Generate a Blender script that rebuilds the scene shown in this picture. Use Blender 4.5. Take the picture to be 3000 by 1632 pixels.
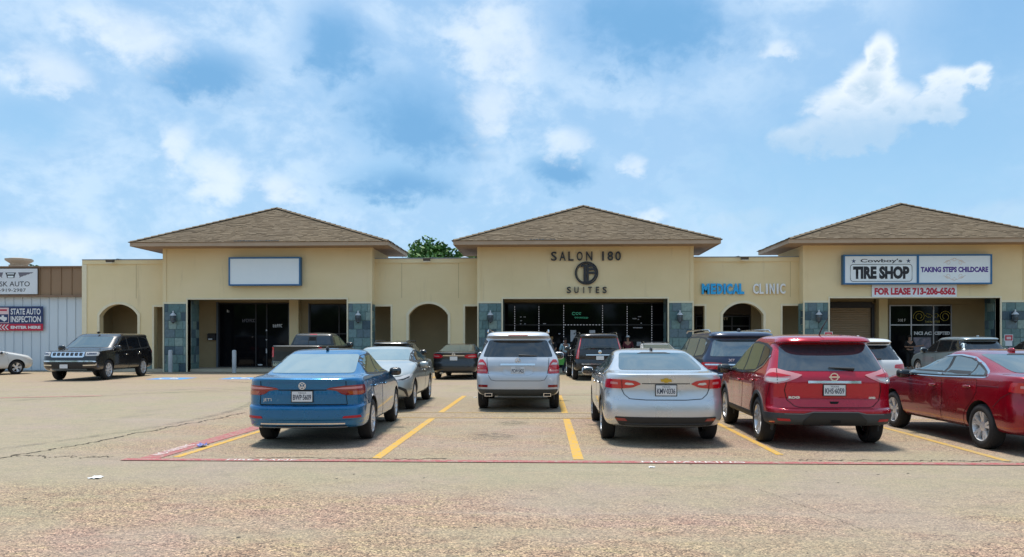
import bpy, bmesh, math, random
import numpy as np
from mathutils import Vector, Matrix
from mathutils.geometry import delaunay_2d_cdt

for o in list(bpy.data.objects):
    bpy.data.objects.remove(o)
random.seed(7)
SC = bpy.context.scene
COL = SC.collection
R = math.radians

# ------------------------------------------------------------------ camera
cam_d = bpy.data.cameras.new("camera")
cam_d.sensor_width = 36.0
cam_d.lens = 27.12
cam_d.shift_y = 0.0603
cam_d.clip_start = 0.05
cam_d.clip_end = 4000
cam = bpy.data.objects.new("camera", cam_d)
COL.objects.link(cam)
cam.location = (0, 0, 1.6)
cam.rotation_euler = (R(90), 0, R(2.33))
SC.camera = cam

# ------------------------------------------------------------------ light
SUN_EL, SUN_AZ = 76.0, 335.0        # azimuth clockwise from +Y: almost overhead, a little beyond the shops, through thin cloud
sun_d = bpy.data.lights.new("sun", 'SUN')
sun_d.energy = 3.0
sun_d.angle = R(11)
sun_d.color = (1.0, 0.95, 0.87)
sun = bpy.data.objects.new("sun", sun_d)
COL.objects.link(sun)
_d = Vector((math.sin(R(SUN_AZ)) * math.cos(R(SUN_EL)), math.cos(R(SUN_AZ)) * math.cos(R(SUN_EL)), math.sin(R(SUN_EL))))
sun.rotation_euler = (-_d).to_track_quat('-Z', 'Y').to_euler()

SC.view_settings.view_transform = 'Standard'
SC.view_settings.look = 'None'
SC.view_settings.exposure = 0.72
SC.view_settings.gamma = 1.0
SC.view_settings.use_curve_mapping = False
SC.cycles.use_denoising = True
SC.cycles.max_bounces = 6
SC.cycles.caustics_reflective = False
SC.cycles.caustics_refractive = False

# ------------------------------------------------------------------ sky with clouds, all round the dome
W = bpy.data.worlds.new("World")
SC.world = W
W.use_nodes = True
_nt = W.node_tree
_nt.nodes.clear()
def _n(t, **kw):
    n = _nt.nodes.new(t)
    for k, v in kw.items():
        setattr(n, k, v)
    return n
def _l(a, b):
    _nt.links.new(a, b)
def _val(sock, v):
    if hasattr(v, 'node'):
        _l(v, sock)
    else:
        sock.default_value = v
def _m(op, a, b=0.0, c=0.0, clamp=False):
    n = _n('ShaderNodeMath', operation=op, use_clamp=clamp)
    _val(n.inputs[0], a); _val(n.inputs[1], b); _val(n.inputs[2], c)
    return n.outputs[0]
def _ss(x, lo, hi, o0=0.0, o1=1.0):
    n = _n('ShaderNodeMapRange', interpolation_type='SMOOTHSTEP')
    _val(n.inputs[0], x)
    for i, v in enumerate((lo, hi, o0, o1)):
        n.inputs[i + 1].default_value = v
    return n.outputs[0]
def _mix(f, a, b):
    n = _n('ShaderNodeMix', data_type='RGBA')
    _val(n.inputs[0], f)
    for i, v in ((6, a), (7, b)):
        if hasattr(v, 'node'):
            _l(v, n.inputs[i])
        else:
            n.inputs[i].default_value = (*v, 1)
    return n.outputs[2]
tc = _n('ShaderNodeTexCoord')
sep = _n('ShaderNodeSeparateXYZ')
_l(tc.outputs['Generated'], sep.inputs[0])
dx, dy, dz = sep.outputs
az = _m('MULTIPLY', _m('ARCTAN2', dx, dy), 57.29578)          # degrees right of straight ahead
el = _m('MULTIPLY', _m('ARCSINE', dz), 57.29578)              # degrees above the horizon
def _noise(scale, detail, rough, zs=1.0, off=(0, 0, 0), dist=0.0):
    mp = _n('ShaderNodeMapping')
    mp.inputs['Scale'].default_value = (1, 1, zs)
    mp.inputs['Location'].default_value = off
    _l(tc.outputs['Generated'], mp.inputs[0])
    n = _n('ShaderNodeTexNoise')
    n.inputs['Scale'].default_value = scale
    n.inputs['Detail'].default_value = detail
    n.inputs['Roughness'].default_value = rough
    n.inputs['Distortion'].default_value = dist
    _l(mp.outputs[0], n.inputs['Vector'])
    return n.outputs['Fac']
sky = _n('ShaderNodeTexSky')
sky.sky_type = 'NISHITA'
sky.sun_disc = False
sky.sun_elevation = R(SUN_EL)
sky.sun_rotation = R(SUN_AZ)
sky.air_density = 1.0
sky.dust_density = 0.6
sky.ozone_density = 1.5
K = 7.3                                                      # the Background strength below is 0.1
n_big = _noise(2.2, 4, 0.55, 2.2, (3.1, 0.4, 1.7), 0.3)
n_mid = _noise(9.0, 5, 0.6, 1.6, (0.3, 5.2, 0.9), 0.3)
n_fin = _noise(30.0, 5, 0.6, 1.3, (7.3, 1.2, 4.9), 0.2)
blue = _mix(_ss(el, 0, 40), (0.30 * K, 0.55 * K, 0.76 * K), (0.115 * K, 0.34 * K, 0.67 * K))
base = _mix(0.72, sky.outputs[0], blue)
azw = _m('ADD', az, _m('MULTIPLY', _m('SUBTRACT', n_mid, 0.5), 5.0))
elw = _m('ADD', el, _m('MULTIPLY', _m('SUBTRACT', n_fin, 0.5), 2.2))
def _ell(a0, e0, ra, re, tilt=0.0):
    """1 at the centre of an ellipse on the dome, 0 on its rim, negative outside"""
    ca, sa = math.cos(R(tilt)), math.sin(R(tilt))
    u = _m('SUBTRACT', azw, a0); v = _m('SUBTRACT', elw, e0)
    p = _m('MULTIPLY_ADD', u, ca / ra, _m('MULTIPLY', v, sa / ra) if tilt else 0.0)
    q = _m('MULTIPLY_ADD', v, ca / re, _m('MULTIPLY', u, -sa / re) if tilt else 0.0)
    return _m('SUBTRACT', 1.0, _m('SQRT', _m('MULTIPLY_ADD', p, p, _m('MULTIPLY', q, q))))
def _union(items):
    r = None
    for it in items:
        e = _ell(*it)
        r = e if r is None else _m('MAXIMUM', r, e)
    return r
wob = _m('ADD', _m('MULTIPLY', _m('SUBTRACT', n_mid, 0.5), 0.9), _m('MULTIPLY', _m('SUBTRACT', n_fin, 0.5), 2.2))
W.cycles.sampling_method = 'MANUAL'
W.cycles.sample_map_resolution = 512
# open holes in the veil (azimuth, elevation, half-width, half-height, tilt)
holes = _union([(8.0, 22.3, 8.0, 4.6, -8), (-14.9, 20.3, 3.4, 3.8, 20), (-10.3, 15.6, 5.6, 4.0, -14), (-10.7, 11.6, 5.0, 2.4, 0),
                (-24.6, 18.0, 4.2, 1.9, 4), (1.2, 12.6, 2.6, 1.7, 0), (-34.5, 13.6, 4.0, 2.0, 0), (24.0, 12.5, 19.0, 7.0, 4),
                (31.0, 19.0, 8.0, 6.0, 0)])
hole = _m('MAXIMUM', _ss(_m('ADD', holes, _m('MULTIPLY', wob, 0.55)), -0.3, 0.8), _ss(n_big, 0.60, 0.74, 0.0, 0.8))
veil0 = _ss(_m('ADD', n_big, _m('MULTIPLY', _m('SUBTRACT', n_mid, 0.5), 0.6)), 0.18, 0.72)
veil = _m('MULTIPLY', _m('MULTIPLY_ADD', veil0, 0.44, 0.38), _m('SUBTRACT', 1.0, _m('MULTIPLY', hole, 0.93)))
puff = _m('ADD', _m('MULTIPLY', n_mid, 0.6), _m('MULTIPLY', n_fin, 0.4))
veil_col = _mix(_ss(puff, 0.40, 0.60), (0.37 * K, 0.56 * K, 0.79 * K), (0.57 * K, 0.72 * K, 0.88 * K))
c1 = _mix(veil, base, veil_col)
# grey-blue undersides inside the holes on the left
shade = _ss(_m('ADD', _union([(-9.3, 15.4, 6.0, 3.4, -14), (-23.6, 17.6, 4.6, 2.0, 4), (1.2, 12.2, 2.6, 1.5, 0), (-10.5, 11.2, 4.6, 1.6, 0), (8.0, 21.9, 7.5, 3.4, -8), (-15.0, 20.2, 3.0, 2.8, 20)]),
                  _m('MULTIPLY', wob, 0.6)), -0.2, 0.9)
c2 = _mix(_m('MULTIPLY', shade, 0.95), c1, (0.165 * K, 0.375 * K, 0.64 * K))
# white heaped clouds
cum_items = [(22.9, 18.4, 1.6, 1.6, 0), (22.5, 16.8, 2.5, 2.0, 0), (20.8, 15.2, 2.9, 2.0, 0), (18.4, 13.9, 2.6, 1.4, 14), (23.8, 15.0, 2.6, 2.0, 0), (21.4, 13.7, 4.2, 1.3, 0), (27.3, 15.9, 1.7, 1.4, 0), (28.8, 16.2, 1.3, 1.1, 0), (26.4, 14.8, 2.0, 1.2, 0)]
soft_items = [(-28.5, 19.4, 3.8, 1.7, -6), (-33.5, 16.6, 2.4, 1.5, -14), (-22.9, 11.0, 1.9, 1.9, 0), (-19.2, 10.6, 2.0, 1.2, -10), (1.5, 14.3, 1.6, 1.2, 0), (6.0, 12.6, 1.0, 0.9, 0), (-3.6, 21.0, 3.4, 3.6, 10), (-4.0, 16.8, 2.4, 2.6, 20), (-25.8, 13.0, 1.2, 1.6, 0),
              (14.8, 8.6, 2.0, 0.8, 6), (18.2, 7.7, 2.0, 0.6, 6), (29.8, 8.2, 2.0, 0.7, 0), (8.0, 8.9, 1.4, 0.6, 0), (16.6, 19.6, 1.0, 0.6, 0), (-33.5, 6.2, 4.0, 1.0, -5)]
cum_f = _m('ADD', _m('MAXIMUM', _union(cum_items), _ss(n_big, 0.34, 0.24, -1.5, 0.6)), _m('MULTIPLY', wob, 0.46))
soft_f = _m('ADD', _union(soft_items), _m('MULTIPLY', wob, 0.62))
cum = _m('MAXIMUM', _ss(cum_f, -0.10, 0.46), _m('MULTIPLY', _ss(soft_f, -0.3, 0.75), 0.55))
cum_in = _ss(cum_f, 0.25, 1.1)
lit = _ss(_m('ADD', n_mid, _m('MULTIPLY', _m('SUBTRACT', n_fin, 0.5), 0.7)), 0.33, 0.56)
under = _m('MULTIPLY', _ss(elw, 17.2, 12.8), _ss(az, 10.0, 14.0))
cum_col = _mix(_m('MAXIMUM', _m('MULTIPLY', cum_in, lit), _m('MULTIPLY', under, 0.9)), (0.80 * K, 0.86 * K, 0.92 * K), (0.47 * K, 0.61 * K, 0.745 * K))
c3 = _mix(_m('MULTIPLY', cum, _m('SUBTRACT', 0.9, _m('MULTIPLY', under, 0.5))), c2, cum_col)
# pale band low down, plain below the horizon
c4 = _mix(_ss(el, 9.0, -1.0, 0.0, 0.55), c3, (0.48 * K, 0.635 * K, 0.77 * K))
bg = _n('ShaderNodeBackground')
bg.inputs['Strength'].default_value = 0.1
_l(c4, bg.inputs['Color'])
out = _n('ShaderNodeOutputWorld')
_l(bg.outputs[0], out.inputs['Surface'])
# ------------------------------------------------------------------ helpers
def link(o, parent=None):
    COL.objects.link(o)
    if parent is not None:
        o.parent = parent
    return o
def tag(o, label=None, cat=None, group=None, kind=None):
    if label: o['label'] = label
    if cat: o['category'] = cat
    if group: o['group'] = group
    if kind: o['kind'] = kind
    return o
def empty(name, loc=(0, 0, 0), rz=0.0):
    o = bpy.data.objects.new(name, None)
    o.empty_display_size = 0.2
    o.location = loc
    o.rotation_euler = (0, 0, rz)
    return link(o)
def thing(name, label, cat, loc=(0, 0, 0), rz=0.0, group=None):
    return tag(empty(name, loc, rz), label, cat, group)
class MB:
    """collects faces; build() links them as ONE mesh object"""
    def __init__(s):
        s.v = []; s.f = []; s.m = []
    def add(s, vs, fs, mi=0):
        b = len(s.v)
        s.v += [tuple(p) for p in vs]
        for f in fs:
            s.f.append(tuple(i + b for i in f)); s.m.append(mi)
        return s
    def box(s, x0, x1, y0, y1, z0, z1, mi=0):
        v = [(x0, y0, z0), (x1, y0, z0), (x1, y1, z0), (x0, y1, z0), (x0, y0, z1), (x1, y0, z1), (x1, y1, z1), (x0, y1, z1)]
        return s.add(v, [(3, 2, 1, 0), (4, 5, 6, 7), (0, 1, 5, 4), (1, 2, 6, 5), (2, 3, 7, 6), (3, 0, 4, 7)], mi)
    def cbox(s, c, d, mi=0):
        return s.box(c[0] - d[0] / 2, c[0] + d[0] / 2, c[1] - d[1] / 2, c[1] + d[1] / 2, c[2] - d[2] / 2, c[2] + d[2] / 2, mi)
    def quad(s, a, b, c, d, mi=0):
        return s.add([a, b, c, d], [(0, 1, 2, 3)], mi)
    def prism(s, poly, axis, a, b, mi=0):
        """outline in the plane across the axis, run from a to b. axis y: (x,z), axis z: (x,y), axis x: (y,z)"""
        def P(p, t):
            return {'y': (p[0], t, p[1]), 'z': (p[0], p[1], t), 'x': (t, p[0], p[1])}[axis]
        n = len(poly)
        vs = [P(p, a) for p in poly] + [P(p, b) for p in poly]
        fs = [tuple(range(n)), tuple(range(2 * n - 1, n - 1, -1))]
        fs += [((i + 1) % n, i, n + i, n + (i + 1) % n) for i in range(n)]
        return s.add(vs, fs, mi)
    def tube(s, pts, r, n=8, mi=0, closed=False):
        pts = [Vector(p) for p in pts]
        rs = r if isinstance(r, (list, tuple)) else [r] * len(pts)
        vs = []; fs = []
        for i, p in enumerate(pts):
            a = pts[i - 1] if (i > 0 or closed) else p
            b = pts[(i + 1) % len(pts)] if (i < len(pts) - 1 or closed) else p
            t = (b - a).normalized()
            u = t.cross(Vector((0, 0, 1)))
            if u.length < 1e-3: u = t.cross(Vector((0, 1, 0)))
            u.normalize(); w = t.cross(u)
            for k in range(n):
                an = 2 * math.pi * k / n
                vs.append(p + (u * math.cos(an) + w * math.sin(an)) * rs[i])
        m = len(pts)
        for i in range(m if closed else m - 1):
            for k in range(n):
                fs.append((i * n + k, i * n + (k + 1) % n, ((i + 1) % m) * n + (k + 1) % n, ((i + 1) % m) * n + k))
        if not closed:
            fs += [tuple(range(n - 1, -1, -1)), tuple(range((m - 1) * n, m * n))]
        return s.add(vs, fs, mi)
    def lathe(s, prof, c=(0, 0, 0), n=20, axis='z', mi=0, cap=True):
        """profile of (radius, height)"""
        vs = []; fs = []
        for r, h in prof:
            for k in range(n):
                a = 2 * math.pi * k / n
                p = (r * math.cos(a), r * math.sin(a), h)
                if axis == 'x': p = (h, r * math.cos(a), r * math.sin(a))
                if axis == 'y': p = (r * math.sin(a), h, r * math.cos(a))
                vs.append((p[0] + c[0], p[1] + c[1], p[2] + c[2]))
        for i in range(len(prof) - 1):
            for k in range(n):
                fs.append((i * n + k, i * n + (k + 1) % n, (i + 1) * n + (k + 1) % n, (i + 1) * n + k))
        if cap:
            fs += [tuple(range(n - 1, -1, -1)), tuple(range((len(prof) - 1) * n, len(prof) * n))]
        return s.add(vs, fs, mi)
    def sup(s, c, d, e=2.6, nu=14, nv=9, mi=0, rot=None):
        """rounded solid with half sizes d"""
        vs = []; fs = []
        def sg(x, p): return math.copysign(abs(x) ** p, x)
        for j in range(nv + 1):
            ph = -math.pi / 2 + math.pi * j / nv
            for i in range(nu):
                th = 2 * math.pi * i / nu
                p = Vector((sg(math.cos(ph), 2 / e) * sg(math.cos(th), 2 / e) * d[0], sg(math.cos(ph), 2 / e) * sg(math.sin(th), 2 / e) * d[1], sg(math.sin(ph), 2 / e) * d[2]))
                if rot is not None: p = rot @ p
                vs.append(p + Vector(c))
        for j in range(nv):
            for i in range(nu):
                fs.append((j * nu + i, j * nu + (i + 1) % nu, (j + 1) * nu + (i + 1) % nu, (j + 1) * nu + i))
        return s.add(vs, fs, mi)
    def mesh(s, name, mats, smooth=None):
        me = bpy.data.meshes.new(name)
        me.from_pydata(s.v, [], s.f)
        for m in (mats if isinstance(mats, (list, tuple)) else [mats]):
            me.materials.append(m)
        if len(s.m) and max(s.m) > 0:
            me.polygons.foreach_set('material_index', s.m)
        if smooth is not None:
            me.polygons.foreach_set('use_smooth', [True] * len(me.polygons))
            me.set_sharp_from_angle(angle=R(smooth))
        me.update()
        return me
    def build(s, name, mats, parent=None, smooth=None, loc=None, normals=True):
        me = s.mesh(name, mats, smooth)
        if normals:
            bm = bmesh.new(); bm.from_mesh(me)
            bmesh.ops.recalc_face_normals(bm, faces=bm.faces)
            bm.to_mesh(me); bm.free()
        o = bpy.data.objects.new(name, me)
        if loc: o.location = loc
        return link(o, parent)
def inst(name, me, parent=None, loc=(0, 0, 0), rot=(0, 0, 0), scale=(1, 1, 1)):
    o = bpy.data.objects.new(name, me)
    o.location = loc; o.rotation_euler = rot; o.scale = scale
    return link(o, parent)
_tcache = {}
def text_mesh(s, size, mat, extrude=0.0, fat=0.0, sx=1.0, spacing=1.0, shear=0.0, res=3):
    """flat lettering in the x-z plane facing -y, centred"""
    key = (s, size, mat.name, extrude, fat, sx, spacing, shear)
    if key in _tcache: return _tcache[key]
    cu = bpy.data.curves.new("lettering", 'FONT')
    cu.body = s; cu.size = size; cu.extrude = extrude; cu.offset = fat
    cu.align_x = 'CENTER'; cu.align_y = 'CENTER'; cu.space_character = spacing; cu.shear = shear
    cu.resolution_u = res
    ob = bpy.data.objects.new("lettering", cu)
    COL.objects.link(ob)
    me = bpy.data.meshes.new_from_object(ob)
    bpy.data.objects.remove(ob); bpy.data.curves.remove(cu)
    co = np.empty(len(me.vertices) * 3); me.vertices.foreach_get('co', co)
    co = co.reshape(-1, 3)
    if len(co):
        co[:, 0] -= (co[:, 0].max() + co[:, 0].min()) / 2
        co[:, 1] -= (co[:, 1].max() + co[:, 1].min()) / 2
    new = np.stack([co[:, 0] * sx, -co[:, 2], co[:, 1]], 1)
    me.vertices.foreach_set('co', new.ravel())
    me.materials.clear(); me.materials.append(mat)
    me.update()
    _tcache[key] = me
    return me
def text(name, s, size, mat, parent, loc, rz=0.0, **kw):
    return inst(name, text_mesh(s, size, mat, **kw), parent, loc, (0, 0, rz))
def text_fit(name, s, mat, parent, x0, x1, z0, z1, y, **kw):
    """lettering that fills a rectangle of a wall facing -y"""
    me = text_mesh(s, 1.0, mat, **kw)
    co = np.empty(len(me.vertices) * 3); me.vertices.foreach_get('co', co); co = co.reshape(-1, 3)
    w = co[:, 0].max() - co[:, 0].min(); h = co[:, 2].max() - co[:, 2].min()
    return inst(name, me, parent, ((x0 + x1) / 2, y, (z0 + z1) / 2), (0, 0, 0), ((x1 - x0) / w, 1, (z1 - z0) / h))

# ------------------------------------------------------------------ materials
_mats = {}
def mat(name, col=(0.5, 0.5, 0.5), rough=0.5, metal=0.0, coat=0.0, ior=1.5, emit=None, es=1.0, trans=0.0):
    if name in _mats: return _mats[name]
    m = bpy.data.materials.new(name); m.use_nodes = True
    b = m.node_tree.nodes['Principled BSDF']
    b.inputs['Base Color'].default_value = (*col, 1)
    b.inputs['Roughness'].default_value = rough
    b.inputs['Metallic'].default_value = metal
    b.inputs['Coat Weight'].default_value = coat
    b.inputs['Coat Roughness'].default_value = 0.04
    b.inputs['IOR'].default_value = ior
    b.inputs['Transmission Weight'].default_value = trans
    if emit:
        b.inputs['Emission Color'].default_value = (*emit, 1)
        b.inputs['Emission Strength'].default_value = es
    _mats[name] = m
    return m
def nodes(m):
    nt = m.node_tree
    return nt, nt.nodes['Principled BSDF']
def noise_in(nt, scale, detail=4, rough=0.55, stretch=(1, 1, 1), coord='Object', off=(0, 0, 0)):
    t = nt.nodes.new('ShaderNodeTexCoord'); mp = nt.nodes.new('ShaderNodeMapping'); n = nt.nodes.new('ShaderNodeTexNoise')
    mp.inputs['Scale'].default_value = stretch; mp.inputs['Location'].default_value = off
    nt.links.new(t.outputs[coord], mp.inputs[0]); nt.links.new(mp.outputs[0], n.inputs['Vector'])
    n.inputs['Scale'].default_value = scale; n.inputs['Detail'].default_value = detail; n.inputs['Roughness'].default_value = rough
    return n.outputs['Fac']
def cells(nt, scale, coord='Object'):
    t = nt.nodes.new('ShaderNodeTexCoord'); v = nt.nodes.new('ShaderNodeTexVoronoi'); v.voronoi_dimensions = '2D'
    v.inputs['Scale'].default_value = scale
    nt.links.new(t.outputs[coord], v.inputs['Vector'])
    sp = nt.nodes.new('ShaderNodeSeparateColor'); nt.links.new(v.outputs['Color'], sp.inputs[0])
    return sp.outputs[0]
def ramp(nt, fac, stops):
    r = nt.nodes.new('ShaderNodeValToRGB')
    e = r.color_ramp.elements
    while len(e) < len(stops): e.new(0.5)
    for i, (p, c) in enumerate(stops):
        e[i].position = p; e[i].color = (*c, 1) if len(c) == 3 else c
    nt.links.new(fac, r.inputs[0])
    return r.outputs[0]
def mixc(nt, fac, a, b, blend='MIX'):
    n = nt.nodes.new('ShaderNodeMix'); n.data_type = 'RGBA'; n.blend_type = blend
    for i, v in ((0, fac), (6, a), (7, b)):
        if hasattr(v, 'node'): nt.links.new(v, n.inputs[i])
        elif i == 0: n.inputs[0].default_value = v
        else: n.inputs[i].default_value = (*v, 1)
    return n.outputs[2]
def mth(nt, op, a, b=0.0, clamp=False):
    n = nt.nodes.new('ShaderNodeMath'); n.operation = op; n.use_clamp = clamp
    for i, v in ((0, a), (1, b)):
        if hasattr(v, 'node'): nt.links.new(v, n.inputs[i])
        else: n.inputs[i].default_value = v
    return n.outputs[0]
def sstep(nt, x, lo, hi, o0=0.0, o1=1.0):
    n = nt.nodes.new('ShaderNodeMapRange'); n.interpolation_type = 'SMOOTHSTEP'
    nt.links.new(x, n.inputs[0])
    for i, v in enumerate((lo, hi, o0, o1)): n.inputs[i + 1].default_value = v
    return n.outputs[0]
def bump(nt, b, h, strength=0.3, dist=0.01):
    n = nt.nodes.new('ShaderNodeBump')
    n.inputs['Strength'].default_value = strength; n.inputs['Distance'].default_value = dist
    nt.links.new(h, n.inputs['Height']); nt.links.new(n.outputs[0], b.inputs['Normal'])
def mottled(name, c1, c2, scale=2.0, rough=0.8, bump_scale=None, bstr=0.2, stretch=(1, 1, 1), detail=5, metal=0.0, coat=0.0, coord='Object'):
    if name in _mats: return _mats[name]
    m = mat(name, c1, rough, metal, coat)
    nt, b = nodes(m)
    f = noise_in(nt, scale, detail, 0.6, stretch, coord)
    nt.links.new(ramp(nt, f, [(0.3, c1), (0.7, c2)]), b.inputs['Base Color'])
    if bump_scale:
        bump(nt, b, noise_in(nt, bump_scale, 3, coord=coord), bstr)
    return m
# ================================================================== SETTING: ground and painted markings
def ground_material():
    m = mat('aggregate_concrete', (0.4, 0.35, 0.28), 0.9)
    nt, b = nodes(m)
    big = noise_in(nt, 0.16, 4, 0.6, off=(11, 3, 0))
    mid = noise_in(nt, 0.9, 5, 0.65, stretch=(0.7, 1.2, 1))
    fine = noise_in(nt, 46, 2, 0.8)
    fine2 = noise_in(nt, 17, 4, 0.95, off=(4, 9, 0))
    blot = noise_in(nt, 3.2, 5, 0.7, stretch=(0.8, 1.3, 1), off=(17, 5, 0))
    pink = ramp(nt, blot, [(0.30, (0.35, 0.25, 0.20)), (0.46, (0.425, 0.335, 0.27)), (0.57, (0.445, 0.37, 0.285)), (0.70, (0.415, 0.37, 0.24))])
    smooth = ramp(nt, blot, [(0.28, (0.33, 0.30, 0.225)), (0.50, (0.395, 0.355, 0.27)), (0.74, (0.425, 0.36, 0.275))])
    # where the aggregate is worn bare: the near field and the stalls; plain floated concrete in the gutter band and the drive
    t = nt.nodes.new('ShaderNodeTexCoord'); sp = nt.nodes.new('ShaderNodeSeparateXYZ')
    nt.links.new(t.outputs['Object'], sp.inputs[0])
    x, y = sp.outputs[0], sp.outputs[1]
    yy = mth(nt, 'ADD', y, mth(nt, 'MULTIPLY', mth(nt, 'SUBTRACT', big, 0.5), 5.0))
    near = sstep(nt, yy, 8.9, 7.0)
    stall = mth(nt, 'MULTIPLY', sstep(nt, yy, 10.0, 11.0), sstep(nt, yy, 22.0, 15.0))
    stall = mth(nt, 'MULTIPLY', stall, sstep(nt, mth(nt, 'ADD', x, mth(nt, 'MULTIPLY', mid, 1.0)), -6.9, -6.0))
    agg = mth(nt, 'MULTIPLY', mth(nt, 'MAXIMUM', near, mth(nt, 'MULTIPLY', stall, 0.75)), sstep(nt, noise_in(nt, 0.6, 5, 0.65, stretch=(0.8, 1.3, 1), off=(5, 23, 0)), 0.36, 0.58, 0.25, 1.0), clamp=True)
    far = sstep(nt, y, 18.0, 34.0)
    tone = mixc(nt, agg, smooth, pink)
    tone = mixc(nt, mth(nt, 'MULTIPLY', far, 0.55), tone, (0.45, 0.345, 0.24))
    warm = ramp(nt, noise_in(nt, 0.45, 4, 0.6, off=(31, 7, 0)), [(0.36, (1.06, 0.96, 0.93)), (0.56, (1.04, 1.0, 0.82)), (0.72, (0.95, 1.0, 0.80))])
    tone = mixc(nt, 0.8, tone, warm, 'MULTIPLY')
    peb = ramp(nt, cells(nt, 76), [(0.0, (0.10, 0.08, 0.075)), (0.18, (0.38, 0.33, 0.31)), (0.36, (0.84, 0.78, 0.76)), (0.62, (1.06, 1.03, 0.98)), (0.84, (1.38, 1.30, 1.20)), (1.0, (1.9, 1.8, 1.65))])
    peb2 = ramp(nt, cells(nt, 170), [(0.0, (0.30, 0.25, 0.25)), (0.30, (0.80, 0.74, 0.72)), (0.65, (1.08, 1.05, 1.0)), (1.0, (1.6, 1.5, 1.35))])
    spk = ramp(nt, fine2, [(0.34, (0.55, 0.50, 0.49)), (0.50, (1.0, 0.98, 0.97)), (0.66, (1.5, 1.42, 1.35))])
    stone = mixc(nt, 1.0, mixc(nt, 0.85, peb, peb2, 'MULTIPLY'), spk, 'MULTIPLY')
    tone = mixc(nt, mth(nt, 'ADD', mth(nt, 'MULTIPLY', agg, 0.60), 0.26), tone, mixc(nt, 1.0, tone, stone, 'MULTIPLY'))
    stain = sstep(nt, noise_in(nt, 0.55, 6, 0.7, stretch=(1, 0.45, 1), off=(2, 17, 0)), 0.56, 0.78)
    tone = mixc(nt, mth(nt, 'MULTIPLY', stain, 0.5), tone, (0.20, 0.17, 0.13))
    streak = sstep(nt, noise_in(nt, 0.8, 5, 0.65, stretch=(0.12, 1.4, 1), off=(8, 2, 0)), 0.60, 0.75)
    tone = mixc(nt, mth(nt, 'MULTIPLY', streak, 0.22), tone, (0.58, 0.50, 0.40))
    tone = mixc(nt, 1.0, tone, (0.69, 0.685, 0.70), 'MULTIPLY')
    nt.links.new(tone, b.inputs['Base Color'])
    bump(nt, b, mth(nt, 'ADD', fine, mth(nt, 'MULTIPLY', fine2, 0.6)), 0.35, 0.012)
    return m
g = MB()
NX, NY = 24, 24
g.quad((-900, -600, 0), (900, -600, 0), (900, 1600, 0), (-900, 1600, 0))
ground = tag(g.build('ground', ground_material()), kind='structure')
ground['label'] = 'pinkish beige worn concrete parking lot'

def paint_mat(name, col, under, amount=0.5, scale=9):
    m = mat(name, col, 0.75)
    nt, b = nodes(m)
    w = mth(nt, 'ADD', mth(nt, 'MULTIPLY', noise_in(nt, scale, 6, 0.75), 0.6), mth(nt, 'MULTIPLY', noise_in(nt, 60, 2, 0.6), 0.4))
    f = sstep(nt, w, 0.62 - 0.25 * amount, 0.72 - 0.12 * amount)
    nt.links.new(mixc(nt, f, col, under), b.inputs['Base Color'])
    return m
UND = (0.31, 0.265, 0.205)
M_YEL = paint_mat('yellow_line_paint', (0.56, 0.31, 0.015), UND, 0.66)
M_YEL2 = paint_mat('faded_yellow_line_paint', (0.48, 0.29, 0.05), UND, 0.62)
M_RED = paint_mat('red_fire_lane_paint', (0.33, 0.075, 0.075), UND, 0.70)
M_RED2 = paint_mat('faded_red_lane_paint', (0.34, 0.14, 0.11), UND, 0.66)
M_BLU = paint_mat('blue_bay_paint', (0.04, 0.26, 0.60), UND, 0.45)
M_WHP = paint_mat('white_stencil_paint', (0.72, 0.68, 0.64), (0.42, 0.14, 0.13), 0.45, 14)
M_CRK = mottled('crack_dirt', (0.035, 0.028, 0.02), (0.10, 0.08, 0.05), 6, 0.95)
def marking(name, pts, m, label, z=0.004, group=None):
    mb = MB(); mb.add([(p[0], p[1], z) for p in pts], [tuple(range(len(pts)))])
    o = tag(mb.build(name, m, normals=False), label, kind='structure', group=group)
    return o
def stripe(name, x0, y0, x1, y1, w, m, label, z=0.004, group=None):
    d = Vector((x1 - x0, y1 - y0)).normalized() * (w / 2); n = Vector((-d.y, d.x))
    return marking(name, [(x0 + n.x, y0 + n.y), (x0 - n.x, y0 - n.y), (x1 - n.x, y1 - n.y), (x1 + n.x, y1 + n.y)][::-1], m, label, z, group)
YG = 'yellow stall lines'
stripe('stall_line', -5.02, 10.36, -4.94, 15.75, 0.11, M_YEL, 'yellow stall line beside the red stripe left of the blue sedan', group=YG)
stripe('stall_line', -2.26, 10.34, -2.27, 15.70, 0.13, M_YEL, 'yellow stall line right of the blue sedan', group=YG)
stripe('stall_line', 0.47, 10.36, 0.47, 15.70, 0.14, M_YEL, 'yellow stall line left of the silver sedan', group=YG)
stripe('stall_line', 3.30, 10.90, 3.36, 15.70, 0.10, M_YEL, 'yellow stall line between silver sedan and red crossover', group=YG)
stripe('stall_line', 6.13, 10.45, 6.26, 15.70, 0.11, M_YEL2, 'faded yellow stall line right of the red crossover', group=YG)
stripe('stall_line', -2.27, 17.05, -2.27, 22.1, 0.13, M_YEL, 'yellow stall line left of the silver off-roader', group=YG)
stripe('stall_line', 0.47, 17.00, 0.46, 22.4, 0.14, M_YEL, 'yellow stall line right of the silver off-roader', group=YG)
stripe('stall_line', 3.34, 17.0, 3.36, 22.1, 0.12, M_YEL2, 'faded yellow stall line behind the silver sedan', group=YG)
stripe('stall_line', 6.24, 17.0, 6.25, 22.1, 0.12, M_YEL2, 'faded yellow stall line behind the red crossover', group=YG)
stripe('stall_line', -4.75, 30.0, -4.72, 35.6, 0.12, M_YEL, 'yellow stall line left of the black sedan by the arches', group=YG)
stripe('stall_line', 0.20, 30.2, 0.22, 35.6, 0.12, M_YEL, 'yellow stall line left of the black wagon at the salon', group=YG)
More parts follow.
